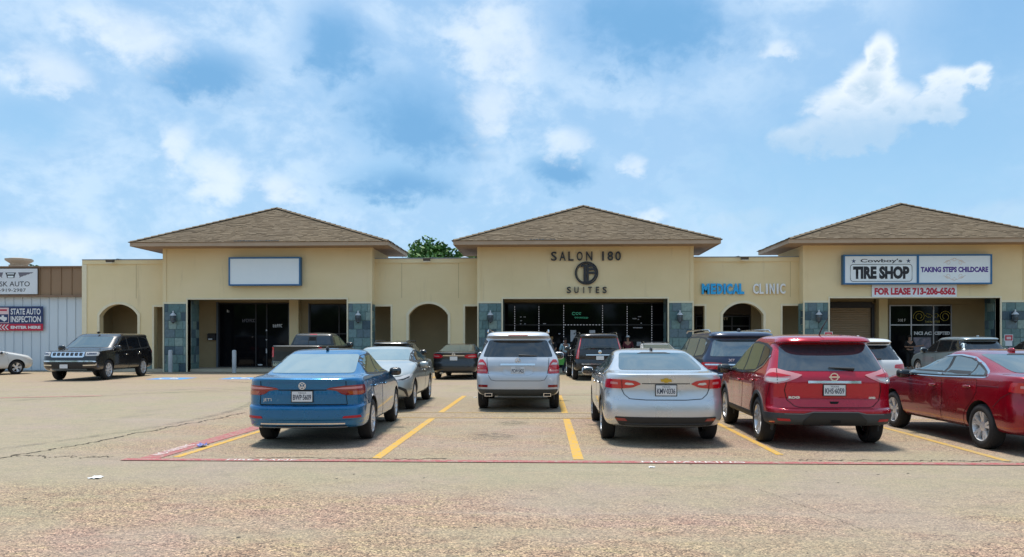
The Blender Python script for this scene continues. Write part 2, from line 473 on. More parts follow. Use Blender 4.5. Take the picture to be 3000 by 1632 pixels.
stripe('cross_line', -4.9, 15.82, 9.4, 15.80, 0.055, M_YEL2, 'thin yellow line across the heads of the front stalls', z=0.008)
stripe('cross_line', -4.4, 16.98, 9.4, 16.90, 0.055, M_YEL2, 'thin yellow line across the heads of the second row', z=0.008)
rl = stripe('fire_lane_line', -5.62, 10.10, 13.0, 10.22, 0.17, M_RED, 'red fire lane stripe along the near edge of the stalls', z=0.010)
rs = stripe('fire_lane_line', -5.33, 10.15, -5.20, 16.3, 0.28, M_RED, 'broad red fire lane stripe left of the blue sedan', z=0.006)
stripe('fire_lane_line', -16.4, 20.3, -12.7, 21.7, 0.30, M_RED2, 'faded red lane stripe across the drive at far left', z=0.006)
stripe('fire_lane_line', -1.0, 22.6, 9.5, 22.5, 0.10, M_RED2, 'thin faded red stripe behind the second row', z=0.006)
def flat_text(name, s, size, m, parent, x, y, rz, z=0.013, sx=1.0):
    me = text_mesh(s, size, m, sx=sx)
    o = inst(name, me, parent, (x, y, z), (R(-90), 0, rz))
    return o
flat_text('lettering', 'FIRE LANE', 0.14, M_WHP, rl, -3.74, 10.115, R(0.4), sx=1.5)
flat_text('lettering', 'NO PARKING', 0.14, M_WHP, rl, 1.95, 10.155, R(0.4), sx=1.6)
flat_text('lettering', 'NO PARKING', 0.20, M_WHP, rs, -5.36, 11.0, R(90), sx=0.9)
def bay(x, y, label):
    o = marking('accessible_bay_marking', [(x - 0.75, y - 0.75), (x + 0.75, y - 0.75), (x + 0.75, y + 0.75), (x - 0.75, y + 0.75)], M_BLU, label, group='blue accessible bay markings')
    mb = MB()   # seated figure with a wheel
    def bar(p, q, w):
        d = (Vector(q) - Vector(p)).normalized() * w / 2; n = Vector((-d.y, d.x))
        mb.add([(p[0] + n.x, p[1] + n.y, 0), (p[0] - n.x, p[1] - n.y, 0), (q[0] - n.x, q[1] - n.y, 0), (q[0] + n.x, q[1] + n.y, 0)], [(3, 2, 1, 0)])
    bar((-0.1, 0.35), (-0.05, -0.05), 0.12); bar((-0.05, -0.05), (0.28, -0.05), 0.11); bar((0.25, -0.02), (0.38, -0.45), 0.11); bar((-0.08, 0.16), (0.2, 0.16), 0.09)
    n = 22
    for i in range(n):
        a0 = R(120 + 230 * i / n); a1 = R(120 + 230 * (i + 1) / n)
        mb.add([(math.cos(a) * r - 0.02, math.sin(a) * r - 0.2, 0) for a, r in ((a0, .30), (a0, .39), (a1, .39), (a1, .30))], [(0, 1, 2, 3)])
    mb.add([(-0.12 + 0.09 * math.cos(2 * math.pi * i / 12), 0.5 + 0.09 * math.sin(2 * math.pi * i / 12), 0) for i in range(12)], [tuple(range(12))])
    mb.build('wheelchair_symbol', mat('white_road_paint', (0.7, 0.7, 0.7), 0.8), o, loc=(x, y, 0.008))
bay(-15.5, 31.6, 'blue accessible bay marking in front of the left slate pier')
bay(-12.6, 31.9, 'blue accessible bay marking beside the pickup truck')
# cracks, joints and patches
def crack(pts, w, label, seed, z=0.005, jitter=0.05, n=40, m=None):
    rnd = random.Random(seed); P = []
    for i in range(len(pts) - 1):
        a, b = Vector(pts[i]), Vector(pts[i + 1])
        for k in range(n):
            P.append(a.lerp(b, k / n))
    P.append(Vector(pts[-1]))
    vs = []; fs = []
    off = 0
    for i, p in enumerate(P):
        q = P[min(i + 1, len(P) - 1)] - P[max(i - 1, 0)]
        nn = Vector((-q.y, q.x)).normalized()
        off = off * 0.75 + rnd.uniform(-jitter, jitter)
        ww = w * (0.25 + rnd.random() * 1.0)
        vs += [(p.x + nn.x * (off - ww), p.y + nn.y * (off - ww), z), (p.x + nn.x * (off + ww), p.y + nn.y * (off + ww), z)]
    for i in range(len(P) - 1):
        fs.append((2 * i, 2 * i + 2, 2 * i + 3, 2 * i + 1))
    mb = MB(); mb.add(vs, fs)
    return tag(mb.build('pavement_crack', m or M_CRK), label, kind='structure')
crack([(-8.4, 9.55), (-7.31, 10.1), (-7.09, 12.05), (-6.73, 14.82), (-6.56, 16.8)], 0.022, 'long dark crack along the edge of the drive', 1)
crack([(-6.5, 16.9), (-6.3, 20.0), (-6.2, 26.0)], 0.012, 'faint crack running back from the drive edge', 11, jitter=0.03)
crack([(-7.4, 10.42), (-6.95, 10.32), (-6.4, 10.36)], 0.02, 'short broken crack at the lower left', 2)
crack([(-6.3, 10.25), (-5.9, 10.32)], 0.025, 'curved chip in the concrete left of the red stripe', 3)
crack([(-4.0, 10.34), (-2.4, 10.36), (-1.3, 10.33)], 0.018, 'ragged joint above the fire lane lettering', 4, jitter=0.04)
crack([(3.4, 10.40), (4.6, 10.50), (5.6, 10.44), (6.6, 10.36)], 0.016, 'ragged joint below the red crossover', 5, jitter=0.05)
crack([(2.3, 8.4), (2.55, 7.4), (2.7, 6.6)], 0.0025, 'hairline crack in the near concrete', 6, jitter=0.012)
crack([(-16, 17.5), (-9.5, 25.4), (-8.6, 27.0)], 0.016, 'faint diagonal joint across the drive', 7, jitter=0.03)
crack([(-12.6, 30.0), (-10.6, 28.2), (-9.4, 27.2), (-3.0, 26.9)], 0.018, 'joint line across the far lane', 8, jitter=0.03)
crack([(-30, 28.6), (-12, 28.6), (10, 28.6), (26, 28.6)], 0.012, 'long joint before the far stalls', 9, jitter=0.02)
crack([(-30, 23.4), (-7, 23.3), (12, 23.3), (22, 23.3)], 0.010, 'long joint behind the second row', 10, jitter=0.02)
# oil spots and chips
mb = MB(); rnd = random.Random(5)
for i in range(70):
    x, y = rnd.uniform(-7, 8), rnd.uniform(4.6, 14)
    r = rnd.uniform(0.006, 0.022); n = 7
    ph = rnd.random() * 6
    mb.add([(x + r * math.cos(2 * math.pi * k / n + ph) * rnd.uniform(.6, 1.3), y + r * math.sin(2 * math.pi * k / n + ph) * rnd.uniform(.6, 1.3), 0.003) for k in range(n)], [tuple(range(n))])
tag(mb.build('oil_spots', mat('oil', (0.05, 0.04, 0.03), 0.7)), 'small dark spots scattered over the near concrete', 'spots', kind='stuff')
# litter
def crumpled(name, label, cat, loc, s, m, seed):
    rnd = random.Random(seed); mb = MB(); n = 6; vs = []; fs = []
    for j in range(n + 1):
        for i in range(n + 1):
            vs.append(((i / n - .5) * s[0] + rnd.uniform(-.02, .02) * s[0] * 4, (j / n - .5) * s[1] + rnd.uniform(-.02, .02) * s[1] * 4, abs(rnd.gauss(0.3, .3)) * s[2]))
    for j in range(n):
        for i in range(n):
            a = j * (n + 1) + i
            fs.append((a, a + 1, a + n + 2, a + n + 1))
    mb.add(vs, fs)
    o = mb.build(name, m, loc=loc)
    sol = o.modifiers.new('t', 'SOLIDIFY'); sol.thickness = 0.003
    return tag(o, label, cat)
crumpled('crumpled_paper', 'white crumpled paper on the near concrete at left', 'litter', (-5.19, 8.75, 0.004), (0.12, 0.14, 0.02), mat('paper', (0.8, 0.8, 0.78), 0.8), 1)
crumpled('crushed_can', 'crushed purple and blue can on the yellow line', 'litter', (-5.12, 11.39, 0.014), (0.13, 0.16, 0.05), mottled('can_print', (0.12, 0.08, 0.45), (0.4, 0.45, 0.6), 30, 0.4), 2)
crumpled('food_wrapper', 'small pale wrapper below the no parking lettering', 'litter', (1.36, 9.75, 0.004), (0.07, 0.06, 0.02), mat('paper', (0.8, 0.8, 0.78), 0.8), 3)
crumpled('torn_paper_scrap', 'small white paper scrap on the far drive', 'litter', (-1.9, 21.5, 0.004), (0.10, 0.12, 0.02), mat('paper', (0.8, 0.8, 0.78), 0.8), 4)

# oil drips under the bays and tyre marks on the drive
def stain_mat(name, col, amount, radial=True, scale=5):
    m = mat(name, col, 0.6); nt, b = nodes(m)
    f = sstep(nt, noise_in(nt, scale, 6, 0.7), 0.36, 0.66)
    if radial:
        t = nt.nodes.new('ShaderNodeTexCoord'); g_ = nt.nodes.new('ShaderNodeTexGradient'); g_.gradient_type = 'SPHERICAL'
        mp = nt.nodes.new('ShaderNodeMapping'); mp.inputs['Location'].default_value = (-1, -1, 0); mp.inputs['Scale'].default_value = (2, 2, 0)
        nt.links.new(t.outputs['Generated'], mp.inputs[0]); nt.links.new(mp.outputs[0], g_.inputs[0])
        f = mth(nt, 'MULTIPLY', f, sstep(nt, g_.outputs['Fac'], 0.0, 0.7))
    nt.links.new(mth(nt, 'MULTIPLY', f, amount), b.inputs['Alpha'])
    return m
M_OIL = stain_mat('oil_stain', (0.05, 0.04, 0.03), 0.38)
M_TYM = stain_mat('tyre_mark', (0.04, 0.035, 0.03), 0.22, False, 2.5)
for i, (x, y, rx, ry, l) in enumerate(((-0.85, 12.9, .55, .8, 'oil stain in the empty bay, right of the blue sedan'), (-0.6, 14.9, .4, .6, 'smaller oil stain at the head of the empty bay'), (2.0, 11.6, .5, .35, 'oil stain on the concrete behind the silver sedan'),
                                        (4.6, 11.5, .45, .3, 'oil stain on the concrete behind the red crossover'), (-3.6, 11.3, .5, .3, 'oil stain on the concrete behind the blue sedan'), (-0.8, 24.6, .8, 1.0, 'oil stain in the far lane beyond the silver off-roader'))):
    mb = MB(); mb.add([(rx * math.cos(2 * math.pi * k / 24), ry * math.sin(2 * math.pi * k / 24), 0) for k in range(24)], [tuple(range(24))])
    tag(mb.build('oil_stain', M_OIL, loc=(x, y, 0.0025), normals=False), l, kind='structure')
def arc_mark(cx, cy, r, a0, a1, w, label):
    mb = MB(); n = 30; vs = []
    for k in range(n + 1):
        a = R(a0 + (a1 - a0) * k / n)
        vs += [(cx + (r - w) * math.cos(a), cy + (r - w) * math.sin(a), 0.0025), (cx + (r + w) * math.cos(a), cy + (r + w) * math.sin(a), 0.0025)]
    mb.add(vs, [(2 * k, 2 * k + 1, 2 * k + 3, 2 * k + 2) for k in range(n)])
    tag(mb.build('tyre_mark', M_TYM, normals=False), label, kind='structure')
arc_mark(-16, 33, 11.0, -75, 0, .10, 'outer curved tyre mark across the drive'); arc_mark(-16, 33, 9.4, -75, 0, .10, 'inner curved tyre mark across the drive')
arc_mark(-20, 16, 13.0, -40, 25, .10, 'faint tyre mark curving along the drive edge')
# ================================================================== the strip of shops
D0, D1, D2 = 38.3, 39.0, 41.2          # pavilion fronts, wing fronts, shopfront line
M_STU = mat('beige_stucco', (0.50, 0.40, 0.22), 0.9)
nt, b = nodes(M_STU)
_c = ramp(nt, noise_in(nt, 0.35, 5, 0.6, stretch=(1, 1, 1.4)), [(0.3, (0.78, 0.63, 0.36)), (0.55, (0.83, 0.68, 0.405)), (0.75, (0.86, 0.70, 0.44))])
_s = sstep(nt, noise_in(nt, 1.1, 5, 0.7, stretch=(2.2, 2.2, 0.22), off=(3, 1, 5)), 0.58, 0.82)
_c = mixc(nt, mth(nt, 'MULTIPLY', _s, 0.55), _c, (0.52, 0.41, 0.24))
_tc = nt.nodes.new('ShaderNodeTexCoord'); _sp = nt.nodes.new('ShaderNodeSeparateXYZ'); nt.links.new(_tc.outputs['Object'], _sp.inputs[0])
_gr = mth(nt, 'MULTIPLY', sstep(nt, mth(nt, 'ADD', _sp.outputs[2], mth(nt, 'MULTIPLY', noise_in(nt, 3, 4), 0.9)), 1.0, 0.45), 0.45)       # splashed dirt along the foot of the wall
_c = mixc(nt, _gr, _c, (0.36, 0.29, 0.19))
nt.links.new(_c, b.inputs['Base Color'])
bump(nt, b, noise_in(nt, 55, 3), 0.25, 0.01)
M_CRM = mottled('cream_trim', (0.76, 0.67, 0.46), (0.82, 0.73, 0.53), 3, 0.85)
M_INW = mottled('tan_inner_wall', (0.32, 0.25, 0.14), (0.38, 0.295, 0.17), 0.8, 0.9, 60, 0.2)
M_FAS = mottled('tan_fascia', (0.42, 0.30, 0.20), (0.48, 0.35, 0.24), 1.4, 0.7)
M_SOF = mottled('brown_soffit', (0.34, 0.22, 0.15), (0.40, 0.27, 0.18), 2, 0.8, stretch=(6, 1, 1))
M_FLA = mottled('grey_flashing', (0.26, 0.28, 0.30), (0.34, 0.36, 0.38), 3, 0.5, metal=0.3)
M_DRK = mat('dark_frame', (0.03, 0.028, 0.03), 0.45, 0.3)
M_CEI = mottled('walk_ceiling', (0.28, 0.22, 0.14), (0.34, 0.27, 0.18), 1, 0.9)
M_PANE = mat('shop_glass', (0.006, 0.006, 0.008), 0.05, 0.0, 0.0, 1.45)
M_PANE.node_tree.nodes['Principled BSDF'].inputs['Specular IOR Level'].default_value = 0.2
M_WALK = mottled('walk_concrete', (0.46, 0.40, 0.29), (0.54, 0.47, 0.36), 1.3, 0.9, 40, 0.2)
M_GRT = mottled('grout', (0.13, 0.19, 0.19), (0.18, 0.25, 0.25), 4, 0.9)
M_SLA = [mottled('slate_%d' % i, c, tuple(v * 1.7 for v in c), 7.0, 0.5, 18, 0.4) for i, c in enumerate(
    [(0.07, 0.13, 0.13), (0.11, 0.18, 0.17), (0.035, 0.066, 0.085), (0.17, 0.235, 0.21), (0.08, 0.122, 0.14), (0.115, 0.185, 0.19)])]
M_SHG = mat('shingle', (0.3, 0.24, 0.17), 0.95)
nt, b = nodes(M_SHG)
_g = nt.nodes.new('ShaderNodeNewGeometry')
_c = ramp(nt, _g.outputs['Random Per Island'], [(0.0, (0.138, 0.100, 0.061)), (0.4, (0.155, 0.114, 0.071)), (0.8, (0.166, 0.124, 0.079)), (1.0, (0.182, 0.139, 0.091))])
_c = mixc(nt, 0.45, _c, ramp(nt, noise_in(nt, 0.7, 4), [(0.3, (0.75, 0.75, 0.75)), (0.7, (1.15, 1.15, 1.1))]), 'MULTIPLY')
_c = mixc(nt, 0.3, _c, ramp(nt, noise_in(nt, 70, 2), [(0.35, (0.7, 0.7, 0.7)), (0.65, (1.2, 1.2, 1.2))]), 'MULTIPLY')
nt.links.new(_c, b.inputs['Base Color'])

mall = thing('strip_mall_building', 'beige stucco strip of shops with three hipped pavilions and arched wings', 'building', (0, D0, 0))
OX = Vector((0, -D0, 0))
def part(mb, name, m, parent=None, **kw):
    """geometry written in world coordinates, parented to the building"""
    p = parent or mall
    o = mb.build(name, m, None, **kw)
    o.parent = p
    o.location = Vector(o.location) + OX
    return o
def subpart(mb, name, m, parent, **kw):
    o = mb.build(name, m, None, **kw)
    o.parent = parent
    return o
PAV = (-13.9, 2.05, 18.03)
HW, OP, OPZ = 5.32, 4.06, 3.66
tile_meshes = {}
def tile(parent, x, y, z, w, h, face='f', rnd=random):
    w = round(w, 2); h = round(h, 2)
    mi = rnd.choices(range(6), (3, 4, 2, 2, 3, 2))[0]
    key = (w, h, mi)
    if key not in tile_meshes:
        g = 0.008; e = 0.010
        mb = MB()
        a, c = w / 2 - g, h / 2 - g
        vs = [(-a, 0, -c), (a, 0, -c), (a, 0, c), (-a, 0, c), (-a + e, -0.02, -c + e), (a - e, -0.02, -c + e), (a - e, -0.02, c - e), (-a + e, -0.02, c - e)]
        mb.add(vs, [(4, 5, 6, 7), (0, 1, 5, 4), (1, 2, 6, 5), (2, 3, 7, 6), (3, 0, 4, 7)])
        tile_meshes[key] = mb.mesh('slate_tile', M_SLA[mi])
    rz = {'f': 0, 'r': R(90), 'l': R(-90)}[face]
    tl = rnd.uniform(-0.006, 0.006)
    o = inst('slate_tile', tile_meshes[key], parent, (x + (tl if face != 'f' else 0), y + (tl if face == 'f' else 0), z), (rnd.uniform(-.008, .008), 0, rz + rnd.uniform(-.008, .008)))
    return o
def tiled(parent, x0, x1, y, z0, z1, face='f', seed=0, s=0.43):
    """tiles over a rectangle; x runs along the face"""
    rnd = random.Random(seed)
    z = z0; row = 0
    while z < z1 - 0.05:
        h = min(s, z1 - z)
        if z1 - z - h < 0.12: h = z1 - z
        u = x0 - (0 if row % 2 == 0 else s * rnd.choice((0.35, 0.5, 0.65)))
        while u < x1 - 0.03:
            w = s * rnd.choice((1, 1, 1, 0.75, 1.3))
            a, c = max(u, x0), min(u + w, x1)
            if x1 - c < 0.10: c = x1; 
            if c - a > 0.05:
                if face == 'f': tile(parent, (a + c) / 2, y, z + h / 2, c - a, h, 'f', rnd)
                else: tile(parent, y, (a + c) / 2, z + h / 2, c - a, h, face, rnd)
            u = c if c >= x1 - 1e-6 else u + w
        z += h; row += 1

# floor slab with its kerb, ceiling of the covered walk, flat roof and back volume
mb = MB(); mb.box(-23.8, 40, D0 + 0.25, D2 + 0.3, 0, 0.13)
part(mb, 'walkway_floor', M_WALK)
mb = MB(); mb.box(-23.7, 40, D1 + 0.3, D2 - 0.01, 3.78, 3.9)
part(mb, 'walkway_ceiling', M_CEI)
mb = MB(); mb.box(-23.7, 40, D1 + 0.35, 60, 5.3, 5.45); part(mb, 'flat_roof', M_FLA)
mb = MB(); mb.box(-23.75, -23.5, D1 + 0.35, 60, 0, 5.4); mb.box(39.7, 40, D1 + 0.35, 60, 0, 5.4); mb.box(-23.5, 39.7, 59.7, 60, 0, 5.4); part(mb, 'rear_wall', M_INW)
# arched wings
def arch_pts(cx, hw, spring, top, n=16):
    # segmental arch with shoulders
    out = []; rise = top - spring
    rad = (hw * hw + rise * rise) / (2 * rise); a = math.asin(hw / rad)
    for i in range(n + 1):
        t = -a + 2 * a * i / n
        out.append((cx + rad * math.sin(t), top - rad + rad * math.cos(t)))
    return out
WT = 5.74
def wing(x0, x1, arches, slots, seed):
    outline = [(x0, 0.0)]
    ops = sorted([(a[0] - 1.0, a[0] + 1.0, 'a') for a in arches] + [(s[0], s[1], 's') for s in slots])
    pts = []
    if ops and ops[0][0] <= x0 + 1e-3:
        outline = []
    for (a, c, k) in ops:
        if k == 'a':
            pts += [(a, 0.0), (a, 2.88)] + arch_pts((a + c) / 2, 1.0, 2.88, 3.46)[1:-1] + [(c, 2.88), (c, 0.0)]
        else:
            if a <= x0 + 1e-3: pts += [(x0, 3.32), (c, 3.32), (c, 0.0)]
            elif c >= x1 - 1e-3: pts += [(a, 0.0), (a, 3.32), (x1, 3.32)]
            else: pts += [(a, 0.0), (a, 3.32), (c, 3.32), (c, 0.0)]
    end = [] if (ops and ops[-1][1] >= x1 - 1e-3) else [(x1, 0.0)]
    poly = outline + pts + end + [(x1, WT), (x0, WT)]
    mb = MB(); mb.prism(poly, 'y', D1, D1 + 0.32)
    w = part(mb, 'wing_wall', M_STU)
    mb = MB(); mb.box(x0, x1, D1 - 0.05, D1 + 0.40, WT - 0.21, WT - 0.002); subpart(mb, 'parapet_band', M_STU, w)
    mb = MB(); mb.box(x0, x1, D1 - 0.07, D1 + 0.42, WT, WT + 0.045); subpart(mb, 'coping', M_FLA, w)
    for cx, in arches:      # raised surround of the arch
        mb = MB()
        ap = [(cx - 1.0, 0.0)] + arch_pts(cx, 1.0, 2.88, 3.46) + [(cx + 1.0, 0.0)]
        bp = [(cx - 1.13, 0.0)] + arch_pts(cx, 1.13, 2.95, 3.58) + [(cx + 1.13, 0.0)]
        for i in range(len(ap) - 1):
            mb.add([(ap[i][0], D1 - 0.04, ap[i][1]), (ap[i + 1][0], D1 - 0.04, ap[i + 1][1]), (bp[i + 1][0], D1 - 0.04, bp[i + 1][1]), (bp[i][0], D1 - 0.04, bp[i][1]),
                    (ap[i][0], D1 + 0.01, ap[i][1]), (ap[i + 1][0], D1 + 0.01, ap[i + 1][1]), (bp[i + 1][0], D1 + 0.01, bp[i + 1][1]), (bp[i][0], D1 + 0.01, bp[i][1])],
                   [(0, 1, 2, 3), (0, 4, 5, 1), (3, 2, 6, 7)])
        subpart(mb, 'arch_surround', M_CRM, w)
    for (a, c) in slots:
        mb = MB(); mb.box(a - (0.10 if a > x0 + .01 else 0), c + (0.10 if c < x1 - .01 else 0), D1 - 0.035, D1 + 0.01, 3.322, 3.42)
        if a > x0 + .01: mb.box(a - 0.10, a - 0.002, D1 - 0.035, D1 + 0.01, 0, 3.32)
        if c < x1 - .01: mb.box(c + 0.002, c + 0.10, D1 - 0.035, D1 + 0.01, 0, 3.32)
        subpart(mb, 'opening_trim', M_CRM, w)
    return w
def joints(w, xs):
    for x in xs:
        mb = MB(); mb.box(x - 0.008, x + 0.008, D1 - 0.006, D1 + 0.004, 3.75, WT - 0.22); subpart(mb, 'control_joint', M_JNT, w)
M_JNT = mat('joint_shadow', (0.40, 0.32, 0.18), 0.9)
wl = wing(-23.83, -19.20, [(-21.92,)], [(-20.05, -19.20)], 1)
mb = MB(); mb.box(-23.85, -23.60, D1 - 0.04, D1 + 0.01, 0, WT - 0.22); subpart(mb, 'corner_band', M_CRM, wl)
joints(wl, (-21.0,))
joints(wing(-8.58, -3.27, [(-5.84,)], [(-8.58, -7.77), (-3.97, -3.27)], 2), (-7.2, -4.3))
joints(wing(7.37, 12.71, [(9.97,)], [(7.37, 8.06), (11.91, 12.71)], 3), (12.3,))
wing(23.35, 36.0, [(26.0,)], [(23.35, 24.2)], 4)
# slate base course on the wing piers
for i, (a, c) in enumerate(((-23.55, -22.98), (-20.85, -20.16), (-7.66, -6.90), (-4.78, -4.08), (8.17, 8.90), (11.05, 11.80))):
    mb = MB(); mb.box(a, c, D1 - 0.03, D1 + 0.005, 0, 1.02)
    bs = part(mb, 'slate_base', M_GRT)
    tiled(bs, a, c, D1 - 0.03, 0.0, 1.0, 'f', 50 + i)
# pavilions
def pavilion(cx, seed):
    x0, x1 = cx - HW, cx + HW
    mb = MB()
    mb.prism([(x0, 0), (cx - OP, 0), (cx - OP, OPZ), (cx + OP, OPZ), (cx + OP, 0), (x1, 0), (x1, 6.3), (x0, 6.3)], 'y', D0, D0 + 0.34)
    mb.box(x0, x0 + 0.3, D0 + 0.34, 42.4, 3.4, 6.3); mb.box(x1 - 0.3, x1, D0 + 0.34, 42.4, 3.4, 6.3)
    w = part(mb, 'pavilion_wall', M_STU)
    mb = MB()
    for a, c in ((x0 - 0.02, x0 + 0.16), (x1 - 0.16, x1 + 0.02)):
        mb.box(a, c, D0 - 0.03, D0 + 0.36, 3.47, 6.3)
    subpart(mb, 'corner_band', M_STU, w)
    mb = MB()      # cream edge round the big opening and the slate piers
    for s in (-1, 1):
        e = cx + s * OP
        mb.box(min(e, e + s * 0.07), max(e, e + s * 0.07), D0 - 0.05, D0 + 0.36, 0, OPZ + 0.07)
        e = cx + s * (HW + 0.012)
        mb.box(min(e, e - s * 0.06), max(e, e - s * 0.06), D0 - 0.05, D0 + 0.02, 0, 3.47)
        a, c = sorted((cx + s * (OP + 0.07), cx + s * (HW + 0.012)))
        mb.box(a, c, D0 - 0.045, D0 + 0.02, 3.44, 3.53)
    mb.box(cx - OP, cx + OP, D0 - 0.05, D0 + 0.36, OPZ - 0.005, OPZ + 0.07)
    subpart(mb, 'opening_trim', M_CRM, w)
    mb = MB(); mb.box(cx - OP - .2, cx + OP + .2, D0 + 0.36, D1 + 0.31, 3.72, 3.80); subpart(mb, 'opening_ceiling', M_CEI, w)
    for s in (-1, 1):
        a, c = sorted((cx + s * (OP + 0.08), cx + s * (HW - 0.055)))
        mb = MB(); mb.box(a, c, D0 - 0.02, D0 + 0.005, 0, 3.44)
        inner = cx + s * (OP + 0.02)
        mb.box(min(inner, inner + s * .3), max(inner, inner + s * .3), D0 + 0.36, D0 + 1.30, 0, 3.72)
        if s * cx < 3 or True:
            e = cx + s * HW
            mb.box(min(e - s * 0.3, e), max(e - s * 0.3, e), D0 + 0.36, D1 - 0.002, 0, 3.42)
        p = part(mb, 'slate_pier', M_GRT)
        tiled(p, a, c, D0 - 0.02, 0.0, 3.44, 'f', seed + s)
        # inner return that the camera looks at
        if s == -1: tiled(p, D0 + 0.36, D0 + 1.30, inner, 0.0, 3.72, 'r', seed + 5)
        else: tiled(p, D0 + 0.36, D0 + 1.30, inner, 0.0, 3.72, 'l', seed + 6)
        e = cx + s * HW
        if (s == 1 and cx < 0) or (s == -1 and cx > 5): tiled(p, D0 + 0.02, D1 - 0.01, e + s * 0.002, 0.0, 3.42, 'r' if s == 1 else 'l', seed + 7, 0.34)
    # hipped roof
    ex0, ex1, ey0, ey1, ez = cx - 6.40, cx + 6.40, D0 - 1.2, 42.3, 6.42
    ax, ay, azz = cx, 39.75, 8.5
    mb = MB()
    mb.add([(ex0, ey0, ez), (ex1, ey0, ez), (ex1, ey1, ez), (ex0, ey1, ez), (ax, ay, azz)], [(0, 1, 4), (1, 2, 4), (2, 3, 4), (3, 0, 4), (3, 2, 1, 0)])
    rf = part(mb, 'roof', M_SHG)
    mb = MB(); t = 0.03
    mb.box(ex0, ex1, ey0, ey0 + t, 6.21, 6.418); mb.box(ex0, ex1, ey1 - t, ey1, 6.21, 6.418)
    mb.box(ex0, ex0 + t, ey0 + t, ey1 - t, 6.21, 6.418); mb.box(ex1 - t, ex1, ey0 + t, ey1 - t, 6.21, 6.418)
    subpart(mb, 'fascia', M_FAS, rf)
    mb = MB(); mb.box(ex0 + .03, ex1 - .03, ey0 + .03, ey1 - .03, 6.235, 6.26); subpart(mb, 'soffit', M_SOF, rf)
    # courses of shingles, lying as stepped tabs
    rnd = random.Random(seed); mb = MB()
    corners = [Vector((ex0, ey0, ez)), Vector((ex1, ey0, ez)), Vector((ex1, ey1, ez)), Vector((ex0, ey1, ez))]
    apex = Vector((ax, ay, azz))
    for k in range(4):
        A, B = corners[k], corners[(k + 1) % 4]
        nrm = (B - A).cross(apex - A).normalized()
        if nrm.z < 0: nrm = -nrm
        mid = (A + B) / 2
        rows = 30
        for r in range(rows):
            t0 = r / rows - 0.012; t1 = (r + 1) / rows + 0.006
            # outward lower edge, lifted
            L0, R0 = A.lerp(apex, t0), B.lerp(apex, t0)
            L1, R1 = A.lerp(apex, t1), B.lerp(apex, t1)
            ln = (R0 - L0).length
            if ln < 0.1: continue
            u = -rnd.random() * 0.4
            while u < ln:
                w = rnd.uniform(0.14, 0.36)
                a, c = max(0, u) / ln, min(ln, u + w) / ln
                if c - a > 0.01:
                    lift = nrm * rnd.choice((0.022, 0.028, 0.036)); low = nrm * 0.010
                    p0, p1 = L0.lerp(R0, a) + lift, L0.lerp(R0, c) + lift
                    p2, p3 = L1.lerp(R1, c) + low, L1.lerp(R1, a) + low
                    mb.add([p0, p1, p2, p3, p0 - lift, p1 - lift], [(0, 1, 2, 3), (0, 4, 5, 1)])
                u += w
    so = subpart(mb, 'shingles', M_SHG, rf, normals=False); so['kind'] = 'stuff'
    mb = MB()      # ridge caps on the hips
    for c in corners:
        p0, p1 = c + Vector((0, 0, 0.03)), apex + Vector((0, 0, 0.045))
        n = 22
        for i in range(n):
            q0, q1 = p0.lerp(p1, i / n), p0.lerp(p1, (i + 1.1) / n)
            d = (q1 - q0).normalized(); s = d.cross(Vector((0, 0, 1))).normalized() * 0.14
            mb.add([q0 + s - Vector((0, 0, .045)), q0 + Vector((0, 0, .03)), q0 - s - Vector((0, 0, .045)), q1 - s - Vector((0, 0, .06)), q1, q1 + s - Vector((0, 0, .06))], [(0, 1, 4, 5), (1, 2, 3, 4)])
    so = subpart(mb, 'hip_caps', M_SHG, rf, normals=False); so['kind'] = 'stuff'
    if seed in (100, 200):      # a run of lifted starter shingles at the eave
        mb = MB(); rr = random.Random(seed)
        for i in range(16 if seed == 100 else 9):
            x = cx + (-1.2 if seed == 100 else -2.7) + i * 0.14
            mb.box(x, x + 0.11, ey0 - 0.02, ey0 + 0.05, 6.425, 6.46 + rr.random() * 0.02)
        subpart(mb, 'eave_debris', mat('grey_shingle', (0.16, 0.17, 0.18), 0.9), rf)
    return w
for i, cx in enumerate(PAV):
    pavilion(cx, 100 * (i + 1))
